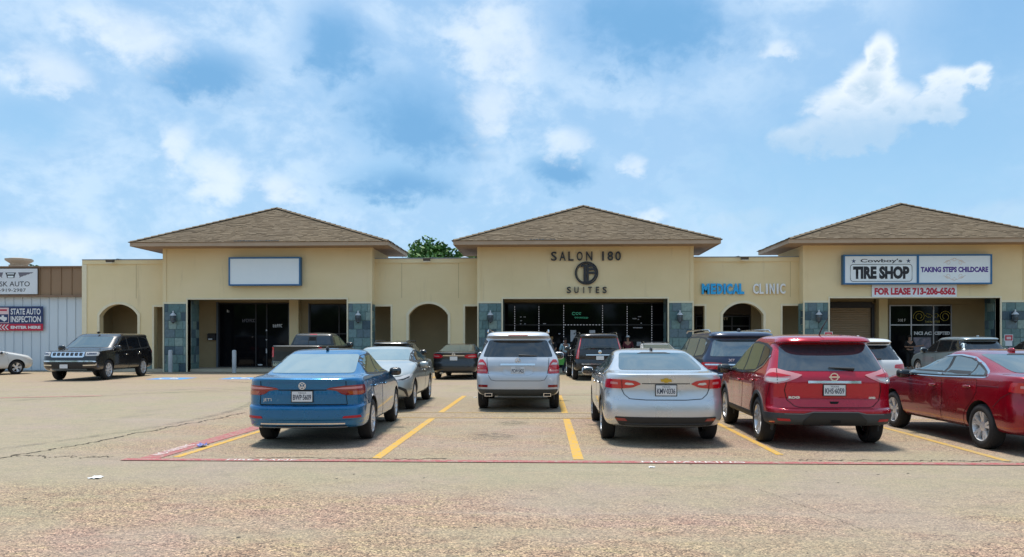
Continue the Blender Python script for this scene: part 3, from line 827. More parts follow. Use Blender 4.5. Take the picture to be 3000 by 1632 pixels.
# ---------------------------------------------------------------- shopfronts behind the openings
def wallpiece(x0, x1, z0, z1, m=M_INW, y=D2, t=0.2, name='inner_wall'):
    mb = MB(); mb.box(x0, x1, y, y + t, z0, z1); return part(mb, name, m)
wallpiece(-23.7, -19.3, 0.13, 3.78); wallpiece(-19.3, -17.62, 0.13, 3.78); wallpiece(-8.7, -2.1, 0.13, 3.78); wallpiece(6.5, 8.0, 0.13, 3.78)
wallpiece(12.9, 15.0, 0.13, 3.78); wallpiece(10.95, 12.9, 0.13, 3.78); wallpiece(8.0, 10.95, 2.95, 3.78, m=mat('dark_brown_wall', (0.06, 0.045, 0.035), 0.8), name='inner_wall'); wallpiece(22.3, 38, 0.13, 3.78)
def shopfront(x0, x1, z0, z1, xs, zs=(), frame=M_DRK, y=D2, skip=()):
    """frame with mullions at xs and rails at zs; one pane per field"""
    f = 0.06
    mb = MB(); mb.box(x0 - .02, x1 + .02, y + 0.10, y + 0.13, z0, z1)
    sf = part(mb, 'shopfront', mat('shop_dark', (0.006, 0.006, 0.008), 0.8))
    mb = MB()
    mb.box(x0, x1, y - 0.05, y + 0.06, z1 - f, z1); mb.box(x0, x1, y - 0.05, y + 0.06, z0, z0 + f)
    for x in [x0 + f / 2] + list(xs) + [x1 - f / 2]:
        mb.box(x - f / 2, x + f / 2, y - 0.052, y + 0.062, z0 + f, z1 - f)
    for z in zs: mb.box(x0 + f, x1 - f, y - 0.045, y + 0.055, z - f / 2, z + f / 2)
    subpart(mb, 'frame', frame, sf)
    xx = [x0] + list(xs) + [x1]; zz = [z0] + list(zs) + [z1]
    for i in range(len(xx) - 1):
        for j in range(len(zz) - 1):
            if (i, j) in skip: continue
            mb = MB(); mb.box(xx[i] + 0.02, xx[i + 1] - 0.02, y + 0.0, y + 0.012, zz[j] + 0.02, zz[j + 1] - 0.02); subpart(mb, 'pane', M_PANE, sf)
    return sf
OX2 = Vector((0, 0, 0))
sfl = shopfront(-17.6, -13.72, 0.13, 3.62, (-15.55, -14.95), (), frame=M_DRK)
mb = MB(); mb.box(-17.70, -17.602, D2 - 0.12, D2 + 0.02, 0.13, 3.66); mb.box(-13.718, -13.62, D2 - 0.12, D2 + 0.02, 0.13, 3.66)
subpart(mb, 'jamb', mat('grey_jamb', (0.12, 0.14, 0.17), 0.5, 0.4), sfl)
mb = MB(); mb.box(-14.98, -14.92, D2 - 0.10, D2 - 0.053, 0.9, 1.15); mb.box(-14.98, -14.92, D2 - 0.10, D2 - 0.053, 1.6, 1.66); mb.box(-14.98, -14.92, D2 - 0.10, D2 - 0.053, 2.1, 2.18)
subpart(mb, 'door_pull', mat('steel', (0.5, 0.5, 0.52), 0.35, 0.8), sfl)
M_WHT = mat('white_vinyl', (0.75, 0.75, 0.75), 0.6)
M_GRV = mat('grey_vinyl', (0.16, 0.15, 0.18), 0.6)
def bars(sf, x, z, n, w, h, m, name='lettering'):
    mb = MB(); rr = random.Random(int(abs(x) * 100))
    for i in range(n):
        a = x + i * w
        mb.box(a, a + w * 0.28, D2 - 0.016, D2 - 0.012, z, z + h)
        for zz in rr.sample((0, h * 0.42, h * 0.84), 2):
            mb.box(a + w * 0.28, a + w * 0.8, D2 - 0.016, D2 - 0.012, z + zz, z + zz + h * 0.16)
    subpart(mb, name, m, sf)
bars(sfl, -14.62, 2.30, 5, 0.105, 0.17, M_WHT); bars(sfl, -16.3, 2.58, 7, 0.10, 0.17, M_GRV); bars(sfl, -17.15, 3.12, 1, 0.16, 0.14, M_WHT)
mb = MB(); mb.box(-15.45, -15.2, D2 - 0.016, D2 - 0.012, 0.24, 0.30); subpart(mb, 'door_sticker', M_WHT, sfl)
wallpiece(-13.62, -12.66, 0.13, 3.78)
mb = MB(); mb.box(-13.62, -13.12, D2 - 0.35, D2 - 0.002, 0.13, 3.76); part(mb, 'inner_pilaster', M_STU)
sfw = shopfront(-12.62, -9.3, 0.9, 3.55, (-11.0,), (1.95,))
mb = MB(); mb.box(-12.66, -12.622, D2 - 0.10, D2 + 0.02, 0.9, 3.6); subpart(mb, 'jamb', mat('grey_jamb', (0.12, 0.14, 0.17), 0.5, 0.4), sfw)
wallpiece(-12.66, -9.2, 0.13, 0.88); wallpiece(-12.66, -8.7, 3.57, 3.78); wallpiece(-17.62, -13.62, 3.64, 3.78); wallpiece(-9.28, -8.7, 0.13, 3.56)
# salon front
MU = [-1.53, -0.24, 1.08, 3.14, 4.44, 5.74]
sfc = shopfront(-2.1, 6.5, 0.13, 3.60, MU, (2.42,))
wallpiece(-2.1, 6.5, 3.62, 3.78)
M_LED = mat('led_strip', (0.8, 0.8, 0.8), 0.5, emit=(0.85, 0.86, 1.0), es=0.15)
mb = MB()
for k, x in enumerate(MU):
    z = 0.5 if k != 2 and k != 3 else 0.3
    while z < 3.5:
        mb.cbox((x, D2 - 0.058, z), (0.03, 0.012, 0.05)); z += 0.125
x = 1.16
while x < 3.08:
    mb.cbox((x, D2 - 0.052, 2.42), (0.07, 0.012, 0.028)); x += 0.165
subpart(mb, 'light_strip', M_LED, sfc)
# green neon script in the door pane
M_NEO = mat('green_neon', (0.06, 0.30, 0.20), 0.5, emit=(0.12, 0.65, 0.42), es=0.12)
mb = MB()
def neon(pts, r=0.014): mb.tube([(p[0], D2 - 0.03, p[1]) for p in pts], r, 5)
for i, (x, s) in enumerate(((1.62, 1), (1.80, .8), (1.95, .7))):
    neon([(x + 0.09 * s * math.cos(a), 3.02 + 0.07 * s * math.sin(a)) for a in [R(30 + 20 * k) for k in range(15)]])
for i in range(7):
    x = 1.66 + i * 0.105
    neon([(x, 2.80 - 0.01 * i), (x + 0.03, 2.86), (x + 0.055, 2.76), (x + 0.1, 2.82)], 0.011)
subpart(mb, 'neon_script', M_NEO, sfc)
mb = MB()
for i, (x, z, w, h) in enumerate(((1.44, 1.52, .30, .62), (2.45, 1.92, .30, .22), (4.95, 1.30, .24, .22))): mb.box(x, x + w, D2 - 0.022, D2 - 0.014, z, z + h)
for k in range(3): mb.box(1.44, 1.74, D2 - 0.026, D2 - 0.0225, 1.66 + k * .16, 1.668 + k * .16)
subpart(mb, 'window_notice', mottled('notice_paper', (0.55, 0.58, 0.64), (0.7, 0.72, 0.76), 8, 0.7), sfc)
mb = MB()
for (x, z, w) in ((-1.25, 2.82, .08), (-1.06, 2.82, .12), (-1.24, 2.62, .10), (-1.25, 2.45, .08), (-1.02, 2.45, .08), (-0.02, 2.46, .16), (5.02, 2.83, .16), (5.0, 2.68, .08), (0.8, 1.92, .1), (5.15, 2.48, .07), (4.72, 2.72, .22), (4.76, 2.24, .5)):
    mb.box(x, x + w, D2 - 0.018, D2 - 0.012, z, z + 0.05)
subpart(mb, 'window_decal', mat('pale_vinyl', (0.5, 0.5, 0.55), 0.6), sfc)
# medical clinic doorway in the arch
sfm = shopfront(8.05, 10.9, 0.13, 2.9, (9.95,), (2.35,))
text_fit('lettering', 'BEAUTY', mat('tan_vinyl', (0.55, 0.48, 0.36), 0.6), sfm, 9.05, 9.75, 2.66, 2.82, D2 - 0.016)
# right pavilion: roll-up shutter, post, childcare door
mb = MB(); mb.box(15.0, 17.2, D2 + 0.05, D2 + 0.2, 0.13, 3.40)
sh = part(mb, 'roller_shutter', M_INW)
_sm = {}
M_SHU = mottled('brown_shutter', (0.36, 0.25, 0.15), (0.42, 0.30, 0.19), 1.5, 0.6, stretch=(1, 1, 6))
mb = MB(); mb.prism([(0, -0.055), (-0.028, -0.03), (-0.028, 0.03), (0, 0.055)], 'x', -1.06, 1.06); _slat = mb.mesh('shutter_slat', M_SHU)
for i in range(26): inst('shutter_slat', _slat, sh, (16.1, D2 + 0.05, 0.25 + i * 0.12))
mb = MB(); mb.box(14.9, 15.03, D2 - .1, D2 + .12, .13, 3.5); mb.box(17.17, 17.32, D2 - .1, D2 + .12, .13, 3.5); mb.box(15.03, 17.17, D2 - .14, D2 + .1, 3.30, 3.6); subpart(mb, 'shutter_frame', M_DRK, sh)
wallpiece(15.0, 17.4, 3.55, 3.78); wallpiece(17.32, 18.1, 0.13, 3.78)
mb = MB(); mb.box(17.42, 17.86, D2 - 0.4, D2 - 0.002, 0.13, 3.76); part(mb, 'inner_pilaster', M_STU)
M_ALU = mat('aluminium', (0.42, 0.42, 0.43), 0.4, 0.7)
sfr = shopfront(18.1, 21.3, 0.13, 3.45, (19.22, 20.36), (2.40,), frame=M_ALU)
wallpiece(18.1, 22.3, 3.47, 3.78); wallpiece(21.32, 22.3, 0.13, 3.46)
text_fit('lettering', 'NCI AC', M_WHT, sfr, 19.38, 20.28, 1.88, 2.06, D2 - 0.014, fat=0.06)
text_fit('lettering', 'CEPTED', M_WHT, sfr, 20.42, 21.22, 1.88, 2.06, D2 - 0.014, fat=0.06)
text_fit('lettering', '308 F', M_WHT, sfr, 18.55, 18.95, 2.58, 2.72, D2 - 0.014)
M_GLD = mat('gold_vinyl', (0.55, 0.45, 0.10), 0.5)
def scroll(mb, cx, cz, s, y, r, flip=1):
    P = []
    for k in range(46):
        a = R(-20 + k * 14); rad = s * (0.30 - 0.0046 * k)
        P.append((cx + flip * (-0.62 * s - rad * math.cos(a)), y, cz + rad * math.sin(a) - 0.02))
    mb.tube(P, r, 4)
    mb.tube([(cx + flip * -0.33 * s, y, cz), (cx + flip * -0.25 * s, y, cz + .13 * s), (cx + flip * -0.12 * s, y, cz + .10 * s), (cx, y, cz), (cx + flip * -.1 * s, y, cz - .06 * s), (cx + flip * -.25 * s, y, cz - .05 * s), (cx + flip * -.3 * s, y, cz + .04 * s)], r, 4)
mb = MB(); scroll(mb, 20.3, 2.86, 1.05, D2 - 0.03, 0.013, 1); scroll(mb, 20.3, 2.86, 1.05, D2 - 0.03, 0.013, -1)
subpart(mb, 'gold_scroll', M_GLD, sfr)
text_fit('lettering', 'TAKING STEPS', M_GLD, sfr, 19.95, 20.7, 2.52, 2.62, D2 - 0.014)
mb = MB(); mb.box(19.35, 20.25, D2 - .02, D2 - .014, 0.9, 1.75)
subpart(mb, 'door_poster', mottled('poster_print', (0.05, 0.10, 0.12), (0.38, 0.30, 0.36), 5, 0.5), sfr)
def mailbox():
    t = thing('wall_mailbox', 'small black mailbox on the tan wall left of the dark doors', 'mailbox', (-17.95, D2, 1.62))
    mb = MB(); mb.box(-0.22, 0.22, -0.16, -0.005, -0.02, 0.30); mb.build('box', M_DRK, t)
    mb = MB(); mb.prism([(-0.18, 0.30), (-0.005, 0.30), (-0.005, 0.36)], 'x', -0.23, 0.23); mb.build('lid', M_DRK, t)
    mb = MB(); mb.box(-0.16, 0.05, -0.168, -0.161, -0.0, 0.07); mb.build('label_strip', M_WHT, t)
mailbox()
# ---------------------------------------------------------------- signs on the walls
M_SBL = mat('blue_sign_frame', (0.03, 0.14, 0.30), 0.4, 0.2)
M_SWH = mottled('white_sign_face', (0.78, 0.86, 0.885), (0.84, 0.90, 0.92), 0.8, 0.35)
def box_sign(name, x0, x1, z0, z1, label, split=()):
    t = thing(name, label, 'sign', ((x0 + x1) / 2, D0, z0))
    w, h = (x1 - x0) / 2, z1 - z0
    mb = MB(); f = 0.07
    mb.box(-w, w, -0.33, -0.035, 0, f); mb.box(-w, w, -0.33, -0.035, h - f, h); mb.box(-w, -w + f, -0.33, -0.035, f, h - f); mb.box(w - f, w, -0.33, -0.035, f, h - f); mb.box(-w + f, w - f, -0.08, -0.036, f, h - f)
    for s in split: mb.box(s - 0.05, s + 0.05, -0.332, -0.09, f, h - f)
    mb.build('frame', M_SBL, t)
    xs = [-w + f] + sum([[s - .05, s + .05] for s in split], []) + [w - f]
    faces = []
    for i in range(0, len(xs), 2):
        mb = MB(); mb.box(xs[i] + .002, xs[i + 1] - .002, -0.30, -0.285, f + .002, h - f - .002); faces.append(mb.build('sign_face', M_SWH, t))
    return t, faces
box_sign('box_sign', -15.74, -12.10, 4.33, 5.75, 'blank white box sign with blue frame on the left pavilion')
t, fc = box_sign('box_sign', 14.52, 21.55, 4.30, 5.74, 'blue framed double box sign for the tire shop and childcare', (0.02,))
M_BLK = mat('black_vinyl', (0.012, 0.013, 0.018), 0.5)
M_NVY = mat('purple_vinyl', (0.07, 0.02, 0.26), 0.5)
text_fit('lettering', "Cowboy's", M_BLK, fc[0], -2.70, -0.72, 1.02, 1.24, -0.304, fat=0.02)
text_fit('lettering', 'TIRE SHOP', M_BLK, fc[0], -3.05, -0.38, 0.26, 0.88, -0.304, fat=0.06)
mb = MB()
for i in range(4):
    pass
rr = 0.14; x0, x1, z0, z1 = -3.18, -0.25, 0.15, 0.97
P = []
for cx, cz, a0 in ((x1 - rr, z1 - rr, 0), (x0 + rr, z1 - rr, 90), (x0 + rr, z0 + rr, 180), (x1 - rr, z0 + rr, 270)):
    P += [(cx + rr * math.cos(R(a0 + 15 * k)), -0.303, cz + rr * math.sin(R(a0 + 15 * k))) for k in range(7)]
mb.tube(P, 0.012, 4, closed=True); mb.build('border_line', M_BLK, fc[0])
for x in (-3.02, -0.42):
    mb = MB(); mb.prism([(x + (.115 if k % 2 == 0 else .045) * math.sin(R(36 * k)), 1.13 + (.115 if k % 2 == 0 else .045) * math.cos(R(36 * k))) for k in range(10)], 'y', -0.304, -0.3005); mb.build('star', mat('navy_star', (0.03, 0.06, 0.14), 0.5), fc[0])
text_fit('lettering', 'TAKING STEPS CHILDCARE', M_NVY, fc[1], 0.16, 3.34, 0.58, 0.84, -0.304, fat=0.05)
M_PEA = mat('peach_print', (0.70, 0.50, 0.36), 0.6)
for zz, fl in ((1.10, 1), (0.34, -1)):
    mb = MB()
    for s in (-1, 1):
        P = []
        for k in range(30):
            a = R(k * 17); rad = 0.13 - 0.0032 * k
            P.append((1.75 + s * (0.30 + rad * math.cos(a)), -0.303, zz - fl * 0.06 + fl * rad * math.sin(a)))
        mb.tube(P, 0.007, 4)
        mb.tube([(1.75 + s * .52, -.303, zz - fl * .08), (1.75 + s * .25, -.303, zz + fl * .05), (1.75, -.303, zz + fl * .16)], 0.007, 4)
        mb.tube([(1.75, -.303, zz + fl * .02), (1.75 + s * .10, -.303, zz + fl * .08), (1.75 + s * .02, -.303, zz + fl * .14)], 0.007, 4)
    mb.build('scroll_ornament', M_PEA, fc[1])
t = thing('lease_banner', 'white for lease banner with red lettering under the double sign', 'banner', (18.0, D0, 3.70))
mb = MB(); mb.box(-2.02, 2.02, -0.07, -0.055, 0, 0.61); mb.build('sheet', mottled('banner_sheet', (0.78, 0.82, 0.86), (0.84, 0.87, 0.90), 1.5, 0.6), t)
text_fit('lettering', 'FOR LEASE 713-206-6562', mat('red_vinyl', (0.55, 0.02, 0.05), 0.5), t, -1.9, 1.95, 0.10, 0.46, -0.074, fat=0.055)
# salon lettering: each letter stands off the wall
M_SAL = mat('charcoal_letter', (0.02, 0.019, 0.022), 0.4)
t = thing('salon_sign', 'charcoal salon suites lettering with round emblem on the middle pavilion', 'sign', (2.08, D0, 3.9))
LW = {'S': .29, 'A': .31, 'L': .26, 'O': .29, 'N': .31, '1': .085, '8': .28, '0': .28, 'U': .25, 'I': .045, 'T': .25, 'E': .22}
def letters(parent, s, xs, z0, z1, m, y, ext, fat, widths=None):
    for ch, x in zip(s, xs):
        w = (widths or LW)[ch]
        me = text_mesh(ch, 1.0, m, extrude=ext, fat=fat)
        co = np.empty(len(me.vertices) * 3); me.vertices.foreach_get('co', co); co = co.reshape(-1, 3)
        cw = co[:, 0].max() - co[:, 0].min(); ch_ = co[:, 2].max() - co[:, 2].min()
        inst('letter', me, parent, (x, y, (z0 + z1) / 2), (0, 0, 0), (w / cw, 1, (z1 - z0) / ch_))
letters(t, 'SALON', [-1.56, -1.13, -0.72, -0.29, 0.18], 1.63, 2.08, M_SAL, -0.08, 0.03, 0.012)
letters(t, '180', [0.86, 1.22, 1.60], 1.63, 2.08, M_SAL, -0.08, 0.03, 0.012)
letters(t, 'SUITES', [-0.82, -0.45, -0.09, 0.22, 0.59, 0.94], 0.03, 0.34, M_SAL, -0.08, 0.03, 0.012, dict(LW, S=.21, U=.21, T=.20, E=.17))
em = None
mb = MB()
def ring(mb, cx, cz, r0, r1, y0, y1, n=48):
    for i in range(n):
        a, c = 2 * math.pi * i / n, 2 * math.pi * (i + 1) / n
        p = [(cx + r * math.cos(q), cz + r * math.sin(q)) for q, r in ((a, r0), (c, r0), (c, r1), (a, r1))]
        mb.add([(u, y0, v) for u, v in p] + [(u, y1, v) for u, v in p], [(0, 1, 2, 3), (3, 2, 6, 7), (1, 0, 4, 5)])
ring(mb, 0.05, 1.02, 0.515, 0.575, -0.11, -0.02)
ring(mb, 0.05, 1.02, 0.47, 0.490, -0.10, -0.02)
em = mb.build('emblem_ring', M_SAL, t)
mb = MB()
mb.box(-0.10, 0.02, -0.12, -0.03, 0.56, 1.44); mb.box(0.05, 0.16, -0.115, -0.03, 0.56, 1.46); mb.prism([(-0.22, 1.30), (-0.10, 1.36), (-0.10, 1.48), (-0.22, 1.42)], 'y', -0.12, -0.03); mb.box(-0.20, 0.26, -0.118, -0.03, 0.53, 0.60)
for z, h in ((1.33, .10), (1.16, .10), (0.98, .10)): mb.box(0.16, 0.50 if z < 1.3 else 0.42, -0.11, -0.03, z, z + h)
for i in range(14):
    a, c = R(-75 + 11 * i), R(-75 + 11 * (i + 1))
    mb.add([(0.05 + r * math.cos(q), -0.115, 1.02 + r * math.sin(q)) for q, r in ((a, .40), (c, .40), (c, .47), (a, .47))], [(0, 1, 2, 3)])
mb.build('emblem_monogram', M_SAL, em)
M_MBL = mat('blue_letter', (0.02, 0.40, 0.82), 0.4)
M_MWH = mat('white_letter', (0.86, 0.87, 0.88), 0.4)
t = thing('clinic_sign', 'blue and white medical clinic channel letters on the right wing', 'sign', (10.0, D1, 3.9))
CW = {'M': .38, 'E': .25, 'D': .29, 'I': .10, 'C': .30, 'A': .33, 'L': .25, 'N': .29}
letters(t, 'MEDICAL', [-1.90, -1.52, -1.20, -0.96, -0.72, -0.40, -0.12], 0.0, 0.53, M_MBL, -0.07, 0.05, 0.05, CW)
letters(t, 'CLINIC', [0.58, 0.86, 1.12, 1.38, 1.65, 1.90], 0.01, 0.52, M_MWH, -0.07, 0.05, 0.022, dict(CW, C=.27, L=.20, N=.24, I=.08))
# ---------------------------------------------------------------- wall lanterns
M_LMT = mat('lantern_metal', (0.10, 0.11, 0.12), 0.5, 0.5)
M_LWH = mat('lantern_cap', (0.62, 0.64, 0.66), 0.4, 0.2)
M_LGL = mat('lantern_glass', (0.08, 0.10, 0.11), 0.1)
def lantern(x, z, label):
    t = thing('wall_lantern', label, 'wall lamp', (x, D0 - 0.02, z), group='carriage lanterns on the slate piers')
    mb = MB(); mb.box(-0.06, 0.06, -0.035, -0.022, 0.1, 0.55); mb.tube([(0, -0.03, 0.45), (0, -0.12, 0.62), (0, -0.22, 0.62)], 0.014, 6); mb.build('bracket', M_LMT, t)
    mb = MB(); mb.lathe([(0.02, .66), (0.035, .60), (0.03, .56), (0.07, .53), (0.15, .44), (0.16, .42), (0.10, .42)], (0, -0.22, 0), 12); mb.build('cap', M_LWH, t, smooth=40)
    mb = MB(); mb.lathe([(0.12, .415), (0.135, .30), (0.10, .12), (0.06, .10)], (0, -0.22, 0), 8); mb.build('glass', M_LGL, t)
    mb = MB()
    for k in range(6):
        a = 2 * math.pi * k / 6
        mb.tube([(0.125 * math.cos(a), -0.22 + 0.125 * math.sin(a), .42), (0.14 * math.cos(a), -0.22 + 0.14 * math.sin(a), .30), (0.105 * math.cos(a), -0.22 + 0.105 * math.sin(a), .11)], 0.010, 5)
    mb.lathe([(0.11, .13), (0.12, .10), (0.05, .06), (0.02, .02)], (0, -0.22, 0), 10); mb.build('cage', M_LMT, t)
for x, l in ((-18.60, 'lantern on the slate pier at the far left'), (-9.22, 'lantern on the slate pier right of the blank sign'), (-2.62, 'lantern on the slate pier left of the salon front'),
             (6.68, 'lantern on the slate pier right of the salon front'), (13.38, 'lantern on the slate pier left of the roller shutter'), (22.68, 'lantern on the slate pier at the far right')):
    lantern(x, 2.42, l)
# ---------------------------------------------------------------- flood lights on the parapets
def flood(x, flip, label):
    t = thing('flood_light', label, 'flood light', (x, D1, WT), group='flood lights on the parapets')
    mb = MB(); mb.tube([(0.35 * flip, 0.1, 0.05), (0.22 * flip, -0.15, 0.05), (0.08 * flip, -0.35, -0.08)], 0.018, 6); mb.build('arm', M_LMT, t)
    mb = MB(); mb.prism([(-0.55, -0.02), (-0.28, 0.02), (-0.28, -0.14), (-0.50, -0.16)], 'x', -0.17, 0.17); mb.build('housing', mat('bronze', (0.10, 0.085, 0.07), 0.5, 0.4), t)
    mb = MB(); mb.prism([(-0.50, -0.165), (-0.28, -0.145), (-0.28, -0.165), (-0.50, -0.19)], 'x', -0.16, 0.16); mb.build('lens', mat('lamp_lens', (0.75, 0.70, 0.58), 0.3), t)
flood(-22.15, 1, 'flood light on the parapet above the leftmost arch'); flood(-5.86, 1, 'flood light on the parapet above the middle arch'); flood(9.95, -1, 'flood light on the parapet above the clinic lettering')
# small roof plant behind the middle wing
t = thing('roof_vent', 'white roof vent behind the middle parapet', 'vent', (-4.55, 44.5, 5.45))
mb = MB(); mb.lathe([(0.10, 0), (0.10, 0.75), (0.26, 0.80), (0.22, 0.95), (0.05, 1.0)], n=12); mb.build('stack', M_LWH, t, smooth=40)
mb = MB(); mb.box(-0.6, 0.4, -0.3, 0.3, 0.0, 0.55); mb.build('plinth', M_LWH, t)
# ---------------------------------------------------------------- bollards and small signs
M_BOL = mottled('bollard_paint', (0.42, 0.44, 0.45), (0.52, 0.54, 0.55), 4, 0.6)
def bollard(x, y, label, h=1.12):
    t = tag(MB().lathe([(0.10, 0), (0.10, h - .05), (0.085, h - .015), (0.04, h)], n=16).build('bollard', M_BOL, smooth=50, loc=(x, y, 0)), label, 'bollard', 'grey steel bollards before the shops')
    return t
bollard(-18.66, 37.9, 'grey bollard before the far left slate pier'); bollard(-15.17, 37.3, 'grey bollard before the dark double doors'); bollard(-6.0, 37.4, 'grey bollard before the middle arch')
def sign_post(x, y, top, label, two=False):
    t = thing('parking_sign', label, 'sign', (x, y, 0), group='small red parking signs')
    mb = MB(); mb.box(-0.025, 0.025, -0.012, 0.012, 0, top); mb.build('post', M_LMT, t)
    h = 0.30
    mb = MB(); mb.box(-0.19, 0.19, -0.022, -0.0125, top - h - .02, top - .02); pl = mb.build('plate', mat('white_sign_plate', (0.72, 0.72, 0.72), 0.4), t)
    mr = mat('red_sign_print', (0.55, 0.03, 0.05), 0.4)
    mb = MB(); mb.box(-0.165, 0.165, -0.0255, -0.0225, top - h + .01, top - .05); mb.build('red_field', mr, pl)
    mb = MB(); mb.box(-0.10, 0.10, -0.029, -0.0258, top - .24, top - .12); mb.build('symbol', mat('pale_pink_print', (0.75, 0.55, 0.55), 0.5), pl)
    if two:
        mb = MB(); mb.box(-0.15, 0.15, -0.022, -0.0125, top - h - .24, top - h - .025); mb.build('plate', mat('white_sign_plate', (0.72, 0.72, 0.72), 0.4), t)
sign_post(13.30, 36.6, 2.02, 'small red sign on a post left of the roller shutter'); sign_post(21.15, 36.0, 1.88, 'small red and white sign on a post at the far right', True)
# ================================================================== neighbour: metal clad workshop
M_PAN = mottled('pale_metal_panel', (0.56, 0.63, 0.68), (0.64, 0.70, 0.74), 0.7, 0.45, stretch=(1, 1, .3), metal=0.1)
M_BRN = mottled('brown_metal_panel', (0.27, 0.165, 0.09), (0.32, 0.20, 0.115), 0.9, 0.5, stretch=(1, 1, .3), metal=0.1)
shop = thing('metal_workshop', 'low metal clad workshop with brown band at the left edge', 'building', (-29.0, 39.3, 0))
SX = Vector((29.0, -39.3, 0))
def spart(mb, name, m, parent=None):
    o = mb.build(name, m); o.parent = parent or shop
    if parent is None: o.location = SX
    return o
mb = MB(); mb.box(-38, -23.9, 39.38, 52, 0, 5.38); wsw = spart(mb, 'wall', mat('workshop_core', (0.3, 0.3, 0.3), 0.8))
mb = MB(); mb.prism([(-0.235, 0), (-0.235, -.02), (0.17, -.02), (0.185, -.06), (0.22, -.06), (0.235, -.02), (0.235, 0)], 'z', 0.05, 3.92); _p1 = mb.mesh('wall_panel', M_PAN)
mb = MB(); mb.prism([(-0.28, 0), (-0.28, -.02), (0.22, -.02), (0.235, -.06), (0.265, -.06), (0.28, -.02), (0.28, 0)], 'z', 3.95, 5.38); _p2 = mb.mesh('band_panel', M_BRN)
for i in range(28): inst('wall_panel', _p1, wsw, (-24.17 - i * 0.475, 39.38, 0))
for i in range(23): inst('band_panel', _p2, wsw, (-24.22 - i * 0.565, 39.22, 0))
mb = MB(); mb.box(-38, -23.93, 39.10, 39.36, 3.86, 3.945); mb.box(-38, -23.93, 39.08, 39.5, 5.385, 5.46); spart(mb, 'trim', mottled('brown_trim', (0.20, 0.12, 0.07), (0.26, 0.16, 0.10), 2, 0.5))
mb = MB(); mb.box(-38, -23.93, 39.30, 39.42, 0, 0.05); spart(mb, 'base_rail', M_FLA)
t = thing('auto_shop_sign', 'white auto shop sign with winged car emblem', 'sign', (-28.5, 39.1, 4.0))
mb = MB(); mb.box(-2.9, 2.22, -0.06, -0.003, 0, 1.32); sfc2 = mb.build('panel', mottled('white_sign_panel', (0.66, 0.69, 0.72), (0.74, 0.76, 0.78), 1, 0.5), t)
text_fit('lettering', 'SK AUTO', M_BLK, t, 0.22, 1.83, 0.40, 0.66, -0.064, fat=0.006)
text_fit('lettering', '281-919-2987', M_BLK, t, -0.30, 1.62, 0.12, 0.29, -0.064)
mb = MB()
mb.prism([(0.52, 1.12), (1.10, 1.12), (1.04, 1.0), (1.0, 0.84), (0.62, 0.84), (0.58, 1.0)], 'y', -0.068, -0.0605); mb.build('car_emblem', M_BLK, t)
mb = MB(); mb.box(0.62, 1.0, -0.0715, -0.0685, 1.03, 1.08); mb.box(0.66, 0.96, -0.0715, -0.0685, 0.86, 0.95); mb.build('car_emblem_light', M_SWH, t)
for s in (1, -1):
    mb = MB()
    for k in range(5):
        z = 1.13 - k * 0.055; x0 = 0.81 + s * (0.40 + k * .02); x1 = 0.81 + s * (1.22 - k * 0.17)
        mb.add([(x0, -0.066, z), (x1, -0.066, z), (x1 - s * .1, -0.066, z - .055), (x0 + s * .02, -0.066, z - .055)], [(0, 1, 2, 3) if s > 0 else (3, 2, 1, 0)])
    mb.build('wing_emblem', M_GRV, t)
t = thing('inspection_banner', 'navy and red state auto inspection banner on the pale metal wall', 'banner', (-27.3, 39.3, 2.1))
mb = MB(); mb.box(-2.4, 1.21, -0.075, -0.063, 0.36, 1.27); mb.build('navy_field', mat('navy_print', (0.015, 0.035, 0.12), 0.5), t)
mb = MB(); mb.box(-2.4, 1.21, -0.075, -0.063, 0.0, 0.358); mb.build('red_field', mat('crimson_print', (0.50, 0.012, 0.05), 0.5), t)
text_fit('lettering', 'STATE AUTO', M_WHT, t, -0.52, 1.08, 0.84, 1.16, -0.079, fat=0.025)
text_fit('lettering', 'INSPECTION', M_WHT, t, -0.52, 1.10, 0.44, 0.76, -0.079, fat=0.025)
text_fit('lettering', 'ENTER HERE', M_WHT, t, -0.52, 1.08, 0.10, 0.25, -0.079, fat=0.05)
mb = MB(); mb.box(-1.3, -0.62, -0.081, -0.076, 0.40, 1.20); ep = mb.build('emblem_panel', mat('pale_pink_print', (0.75, 0.55, 0.55), 0.5), t)
mb = MB(); mb.box(-1.28, -0.65, -0.085, -0.0815, 0.43, 0.86); mb.build('emblem_field', mat('navy_print', (0.015, 0.035, 0.12), 0.5), ep)
mb = MB(); mb.prism([(-1.12, .72), (-1.0, .72), (-1.0, .80), (-.88, .80), (-.88, .72), (-.72, .70), (-.72, .58), (-.86, .47), (-.92, .52), (-1.0, .56), (-1.14, .64)], 'y', -0.089, -0.0855); mb.build('state_outline', M_WHT, ep)
mb = MB(); mb.box(-1.2, -0.72, -0.085, -0.0815, 1.03, 1.12); mb.build('emblem_title', mat('crimson_print', (0.50, 0.012, 0.05), 0.5), ep)
mb = MB()
for k in range(3):
    x = -0.62 - k * 0.18
    mb.add([(x, -0.079, .32), (x - .14, -0.079, .18), (x, -0.079, .04), (x - .07, -0.079, .04), (x - .21, -0.079, .18), (x - .07, -0.079, .32)], [(0, 1, 4, 5), (1, 2, 3, 4)])
mb.build('chevrons', M_WHT, t)
t = thing('roof_exhaust', 'brown hooded exhaust on the workshop roof', 'vent', (-29.3, 42.0, 5.38))
mb = MB(); mb.box(-0.36, 0.36, -0.36, 0.36, 0, 0.42); mb.build('curb', M_FAS, t)
mb = MB(); mb.lathe([(0.42, .42), (0.46, .5), (0.70, .66), (0.70, .76), (0.45, .80)], n=8); mb.build('hood', M_FAS, t)
